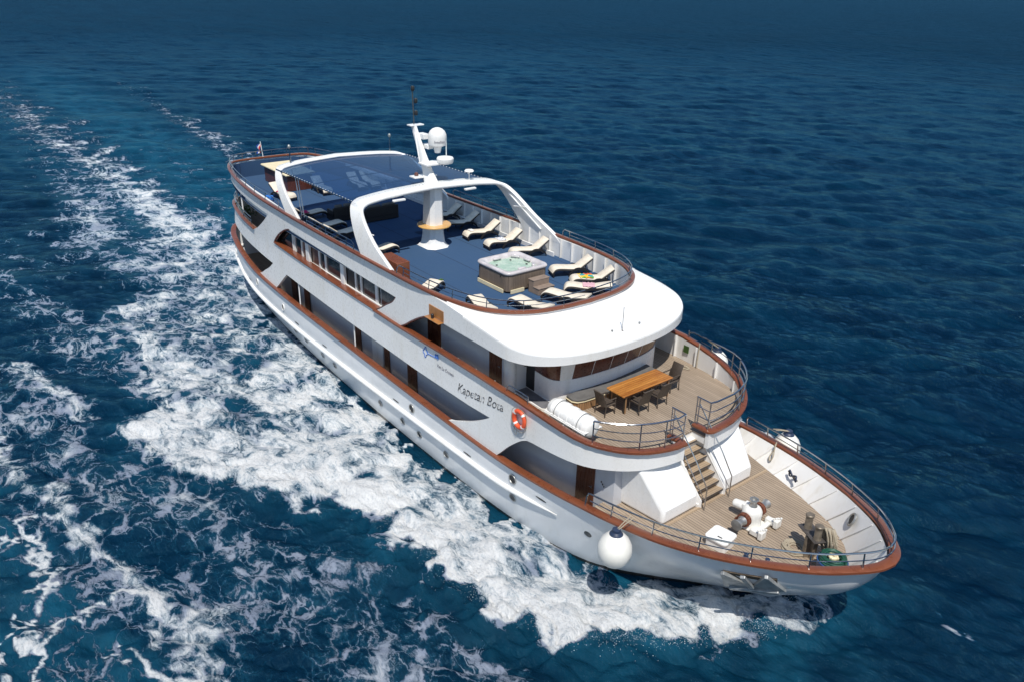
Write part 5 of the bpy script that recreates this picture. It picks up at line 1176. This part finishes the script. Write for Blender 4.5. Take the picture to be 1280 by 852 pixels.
for y in (-.2, .2): G().box((.36, y, .38), (.08, .08, .06)).build('hinge', 'whitemetal', ht, bevel=.01)
bo = thing('mooring_bollard', 'weathered bronze twin bollard on a tall pedestal at the bow', 'bollard', (30.50, .22, FDZ), R(-29))
G().box((.0, 0, .38), (.14, .42, .76)).box((.05, 0, .38), (.34, .10, .76)).build('pedestal', 'bollard', bo, smooth=False, bevel=.015)
G().loft([[(-.48, -.20, .76), (.40, -.16, .76), (.40, .16, .76), (-.48, .20, .76)], [(-.54, -.25, .84), (.46, -.2, .84), (.46, .2, .84), (-.54, .25, .84)]], True, True).build('tray', 'bollard_dark', bo, smooth=False)
for x in (-.34, .24): G().lathe([(.13, .84), (.115, .9), (.115, 1.25), (.14, 1.28), (.14, 1.32), (.12, 1.34), (.01, 1.34)], 18, Matrix.Translation((x, 0, 0))).build('post', 'bollard', bo)
def coil(n, r0, dr, z, rad, sq=1.0, jit=.02, zz=None):
    P = []
    for k in range(n*24):
        a = 2*PI*k/24; r_ = r0+dr*k/24+random.uniform(-jit, jit); P.append((r_*math.cos(a), r_*sq*math.sin(a), z+(zz(k) if zz else 0)+random.uniform(-jit, jit)*.5))
    return G().tube(P, rad, 6)
g = coil(6, .42, -.045, .035, .03); o = coil(4, .40, -.05, .09, .03); g.add(o.v, o.f)
tag(g.build('rope_coil', 'rope', None, loc=(30.05, .15, FDZ)), 'flat coil of pale rope lying on the deck beside the bollard pedestal', 'rope')
# rope hung in bights over the bollard posts
g = G()
for k in range(16):
    w_ = random.uniform(.13, .21); h_ = random.uniform(.62, .92); yk = .03+.022*k; sk = random.uniform(-.05, .05)
    P = [(w_*math.cos(a)*(1.15-.25*math.sin(a))+sk, yk+.10*(1-math.sin(a))*.5+random.uniform(-.006, .006), -h_/2+h_/2*math.sin(a)-.006*k) for a in np.linspace(0, 2*PI, 28)[:-1]]
    g.tube(P, .025, 5, True)
tag(g.build('hanging_rope', 'rope', None, loc=(30.83, .20, FDZ+1.24), rz=R(-29)), 'pale mooring rope hung in thick bights over the bollard posts', 'rope')
bn = thing('rope_bin', 'round blue plastic bin standing in the point of the bow', 'bin', (31.42, -.10, FDZ))
G().lathe([(.36, 0), (.40, .05), (.44, .52), (.46, .54), (.46, .58), (.42, .58), (.40, .5), (.01, .45)], 28).build('tub', 'bluebin', bn, angle=40)
for s in (-1, 1): G().box((s*.44, 0, .44), (.07, .18, .05)).build('handle', 'bluebin', bn, bevel=.01)
g = coil(5, .40, -.04, .60, .036, jit=.015); o = coil(4, .38, -.04, .665, .036, jit=.015); g.add(o.v, o.f); o = coil(3, .36, -.04, .73, .034, jit=.015); g.add(o.v, o.f)
tag(g.build('green_hose', 'greenhose', None, loc=(31.42, -.10, FDZ)), 'dark green hose coiled on top of the blue bin', 'hose')
tag(coil(2, .12, -.02, .0, .05, jit=.02).build('hose_end', 'creamtop', None, loc=(31.42, -.10, FDZ+.72)), 'pale canvas end tucked into the coiled green hose', 'canvas')
for k, (x, y) in enumerate(((29.75, -2.1), (30.28, -1.78))):
    t_ = thing('fairlead_post', ('grey fairlead post with a blue roller at the near rail, closer to the hatch', 'grey fairlead post with a blue roller at the near rail, closer to the bow tip')[k], 'fairlead', (x, y, FDZ), .5, 'fairlead posts at the near bow rail')
    G().box((0, 0, .3), (.22, .12, .6)).build('post', 'galv', t_, bevel=.02); G().lathe([(.06, .6), (.075, .62), (.055, .66), (.075, .70), (.06, .72)], 14).build('roller', 'navy', t_)
# ropes and fittings on the far bulwark
def fig8(loc, rz, label):
    P = [(.28*math.sin(a), .02*math.sin(3*a), .10*math.sin(2*a)) for a in np.linspace(0, 2*PI, 40)[:-1]]
    t_ = thing('mooring_cleat', label, 'cleat', loc, rz); G().tube([(-.32, 0, 0), (.32, 0, 0)], .03, 8).build('horn', 'bollard_dark', t_); G().tube([(0, 0, -.02), (0, .14, -.05)], .05, 8).build('stem', 'galv', t_); G().tube(P, .03, 6, True).build('lashing', 'navy', t_); return t_
fig8((27.95, 3.02, 2.82), -.52, 'dark horned cleat with a lashed line on the inside of the far bow bulwark')
P = [(26.62, 3.86, 3.25), (26.66, 3.70, 3.0), (26.62, 3.55, 2.75), (26.7, 3.46, 2.62), (26.78, 3.5, 2.8), (26.7, 3.66, 3.05), (26.63, 3.78, 3.2)]
tag(G().tube(cat(P, 5), .024, 6).build('fender_line', 'rope', None), 'pale fender line looped down the inside of the far bow bulwark', 'rope')
o = ring = None
g = G(); g.tube([(.17*math.cos(a), 0, .21*math.sin(a)) for a in np.linspace(0, 2*PI, 25)[:-1]], .04, 8, True); rg = g.build('fairlead_ring', 'galv', yacht, loc=(30.78, 1.98, 3.12)); rg.rotation_euler = (R(-22), 0, R(-48)); rg['label'] = 'oval metal fairlead ring'
G().prism([(.16*math.cos(a), .20*math.sin(a)) for a in np.linspace(0, 2*PI, 20)[:-1]], -.01, .01, Matrix.Rotation(R(90), 4, 'X')).build('hole', 'blackrub', rg, smooth=False, fix=True)
P = [(22.35, 4.2, 5.55), (22.36, 4.16, 5.0), (22.4, 4.1, 4.56)]; tag(G().tube(P, .03, 6).build('hanging_rope', 'rope', None), 'pale rope hanging down inside the far bulwark of the dining deck', 'rope')
g = coil(3, .22, -.03, .03, .022, sq=.6); tag(g.build('rope_coil', 'rope', None, loc=(22.1, 3.75, BDZ)), 'small loose rope coil at the foot of the far dining deck bulwark', 'rope')
G().box((21.7, 4.22, 5.05), (.26, .02, .3)).build('safety_sign', 'leaf', yacht, smooth=False)
# anchor in its pocket
AN_P, AN_N = hull_pt(30.22, 2.36); AN_A = (Vector((1, 0, 0))-AN_N*AN_N.x).normalized(); AN_B = AN_A.cross(AN_N).normalized(); AN_B = AN_B if AN_B.z > 0 else -AN_B; AN_X = (-AN_N).cross(AN_B)
an = thing('anchor', 'bare steel bow anchor housed in the rust stained hull pocket', 'anchor', tuple(AN_P+AN_N*.10), 0)
an.rotation_mode = 'QUATERNION'; an.rotation_quaternion = Matrix(((AN_X.x, -AN_N.x, AN_B.x), (AN_X.y, -AN_N.y, AN_B.y), (AN_X.z, -AN_N.z, AN_B.z))).to_quaternion()
G().box((0, .0, .42), (.16, .10, .95)).build('shank', 'anchor', an, smooth=False, bevel=.02)
for s in (-1, 1):
    g = G(); f_ = [(0, -.12), (s*.55, -.30), (s*.95, -.34), (s*.78, .35), (s*.70, .78), (s*.60, .80), (s*.14, .12)]
    if s < 0: f_ = f_[::-1]
    g.prism([(x, z) for x, z in f_], -.06, .06, Matrix.Translation((0, .10, 0)) @ Matrix.Rotation(R(90), 4, 'X')); g.build('fluke', 'anchor', an, smooth=False, bevel=.02, fix=True)
G().box((0, .06, -.30), (1.5, .22, .16)).build('crown', 'anchor', an, smooth=False, bevel=.03)

# ------------------------------------------------------------------ lettering on the starboard bulwark
def lettering(txt, x0, z0, size, slope, mat, name, shear=.0, off=.012, spacing=1.0, length=None):
    cu = bpy.data.curves.new(name, 'FONT'); cu.body = txt; cu.size = 1; cu.shear = shear; cu.space_character = spacing; cu.resolution_u = 3
    o = bpy.data.objects.new(name, cu); C.objects.link(o); bpy.context.view_layer.update()
    me = o.to_mesh(); V = [tuple(v.co) for v in me.vertices]; F = [tuple(p.vertices) for p in me.polygons]; o.to_mesh_clear(); bpy.data.objects.remove(o)
    xm = max(v[0] for v in V); sx = (length/xm) if length else size
    g = G()
    for x, y, _ in V:
        X = x0+x*sx-y*size*slope*.3; Z = z0+y*size+x*sx*slope; g.v.append((X, -(wsh(X, Z)+off), Z))
    g.f = F; return g.build(name, mat, yacht, smooth=False)
lettering('Kapetan Bota', 17.95, 4.24, .56, .135, 'worntext', 'ship_name', .32, length=2.85)
lettering('Van La Cruises', 16.55, 4.72, .20, .02, 'violettext', 'operator_lettering', .1, length=1.15)
def stroke(pts, r_, mat, name):
    return G().tube([(x, -(wsh(x, z)+.008), z) for x, z in pts], r_, 5).build(name, mat, yacht)
kx, kz = 15.72, 5.02
q = []
for k in range(33):
    a = 2*PI*k/32; rr = .17+.045*math.cos(4*a); q.append((kx+rr*math.cos(a)*.8, kz+rr*math.sin(a)*1.05))
stroke(q, .018, 'bluetext', 'key_emblem'); stroke([(kx+.17, kz), (kx+.95, kz+.06)], .018, 'bluetext', 'key_emblem'); stroke([(kx+.74, kz+.06), (kx+.74, kz+.19)], .04, 'bluetext', 'key_emblem'); stroke([(kx+.88, kz+.06), (kx+.88, kz+.22)], .05, 'bluetext', 'key_emblem')
# name on the satellite dome
def dome_text(txt, c, r_, z, size, a0, parent):
    cu = bpy.data.curves.new('t', 'FONT'); cu.body = txt; cu.size = size; cu.align_x = 'CENTER'
    o = bpy.data.objects.new('t', cu); C.objects.link(o); bpy.context.view_layer.update()
    me = o.to_mesh(); V = [tuple(v.co) for v in me.vertices]; F = [tuple(p.vertices) for p in me.polygons]; o.to_mesh_clear(); bpy.data.objects.remove(o)
    g = G(); g.v = [(c[0]+r_*math.cos(a0+x/r_), c[1]+r_*math.sin(a0+x/r_), c[2]+z+y) for x, y, _ in V]; g.f = F; return g.build('dome_lettering', 'violettext', parent, smooth=False)
dome_text('Intellian', (8.42, MY+.55, 11.35), .452, .20, .17, math.atan2(CAM.y-MY, CAM.x-8.42)+.25, sd)

# ------------------------------------------------------------------ flying spray along the bow wave
g = G(); ed = np.array([(30.5, -.3), (30.3, -1.6), (29.2, -3.5), (28.0, -5.3), (26.6, -6.7), (24.6, -7.5), (22.5, -7.9), (20, -8.0), (17.5, -8.2), (15.5, -8.6), (13, -11.2), (10, -13)])
cum = np.concatenate([[0], np.cumsum(np.hypot(*np.diff(ed, axis=0).T))])
for k in range(6000):
    u = cum[-1]*random.random()**1.5; x = np.interp(u, cum, ed[:, 0]); y = np.interp(u, cum, ed[:, 1]); f = 1-u/cum[-1]
    q = random.gauss(0, .30)+random.expovariate(3.2)*.6; x += q*.35+random.gauss(0, .15); y += -q*.8+.3; z = .12+abs(random.gauss(0, .30))*(.45+.6*f); s_ = random.uniform(.004, .010)*(1.7 if random.random() < .07 else 1)
    g.add([(x+s_, y, z), (x-s_, y, z), (x, y+s_, z), (x, y-s_, z), (x, y, z+s_), (x, y, z-s_)], [(0, 2, 4), (2, 1, 4), (1, 3, 4), (3, 0, 4), (2, 0, 5), (1, 2, 5), (3, 1, 5), (0, 3, 5)])
tag(g.build('spray', 'flagwhite', None), kind='stuff')
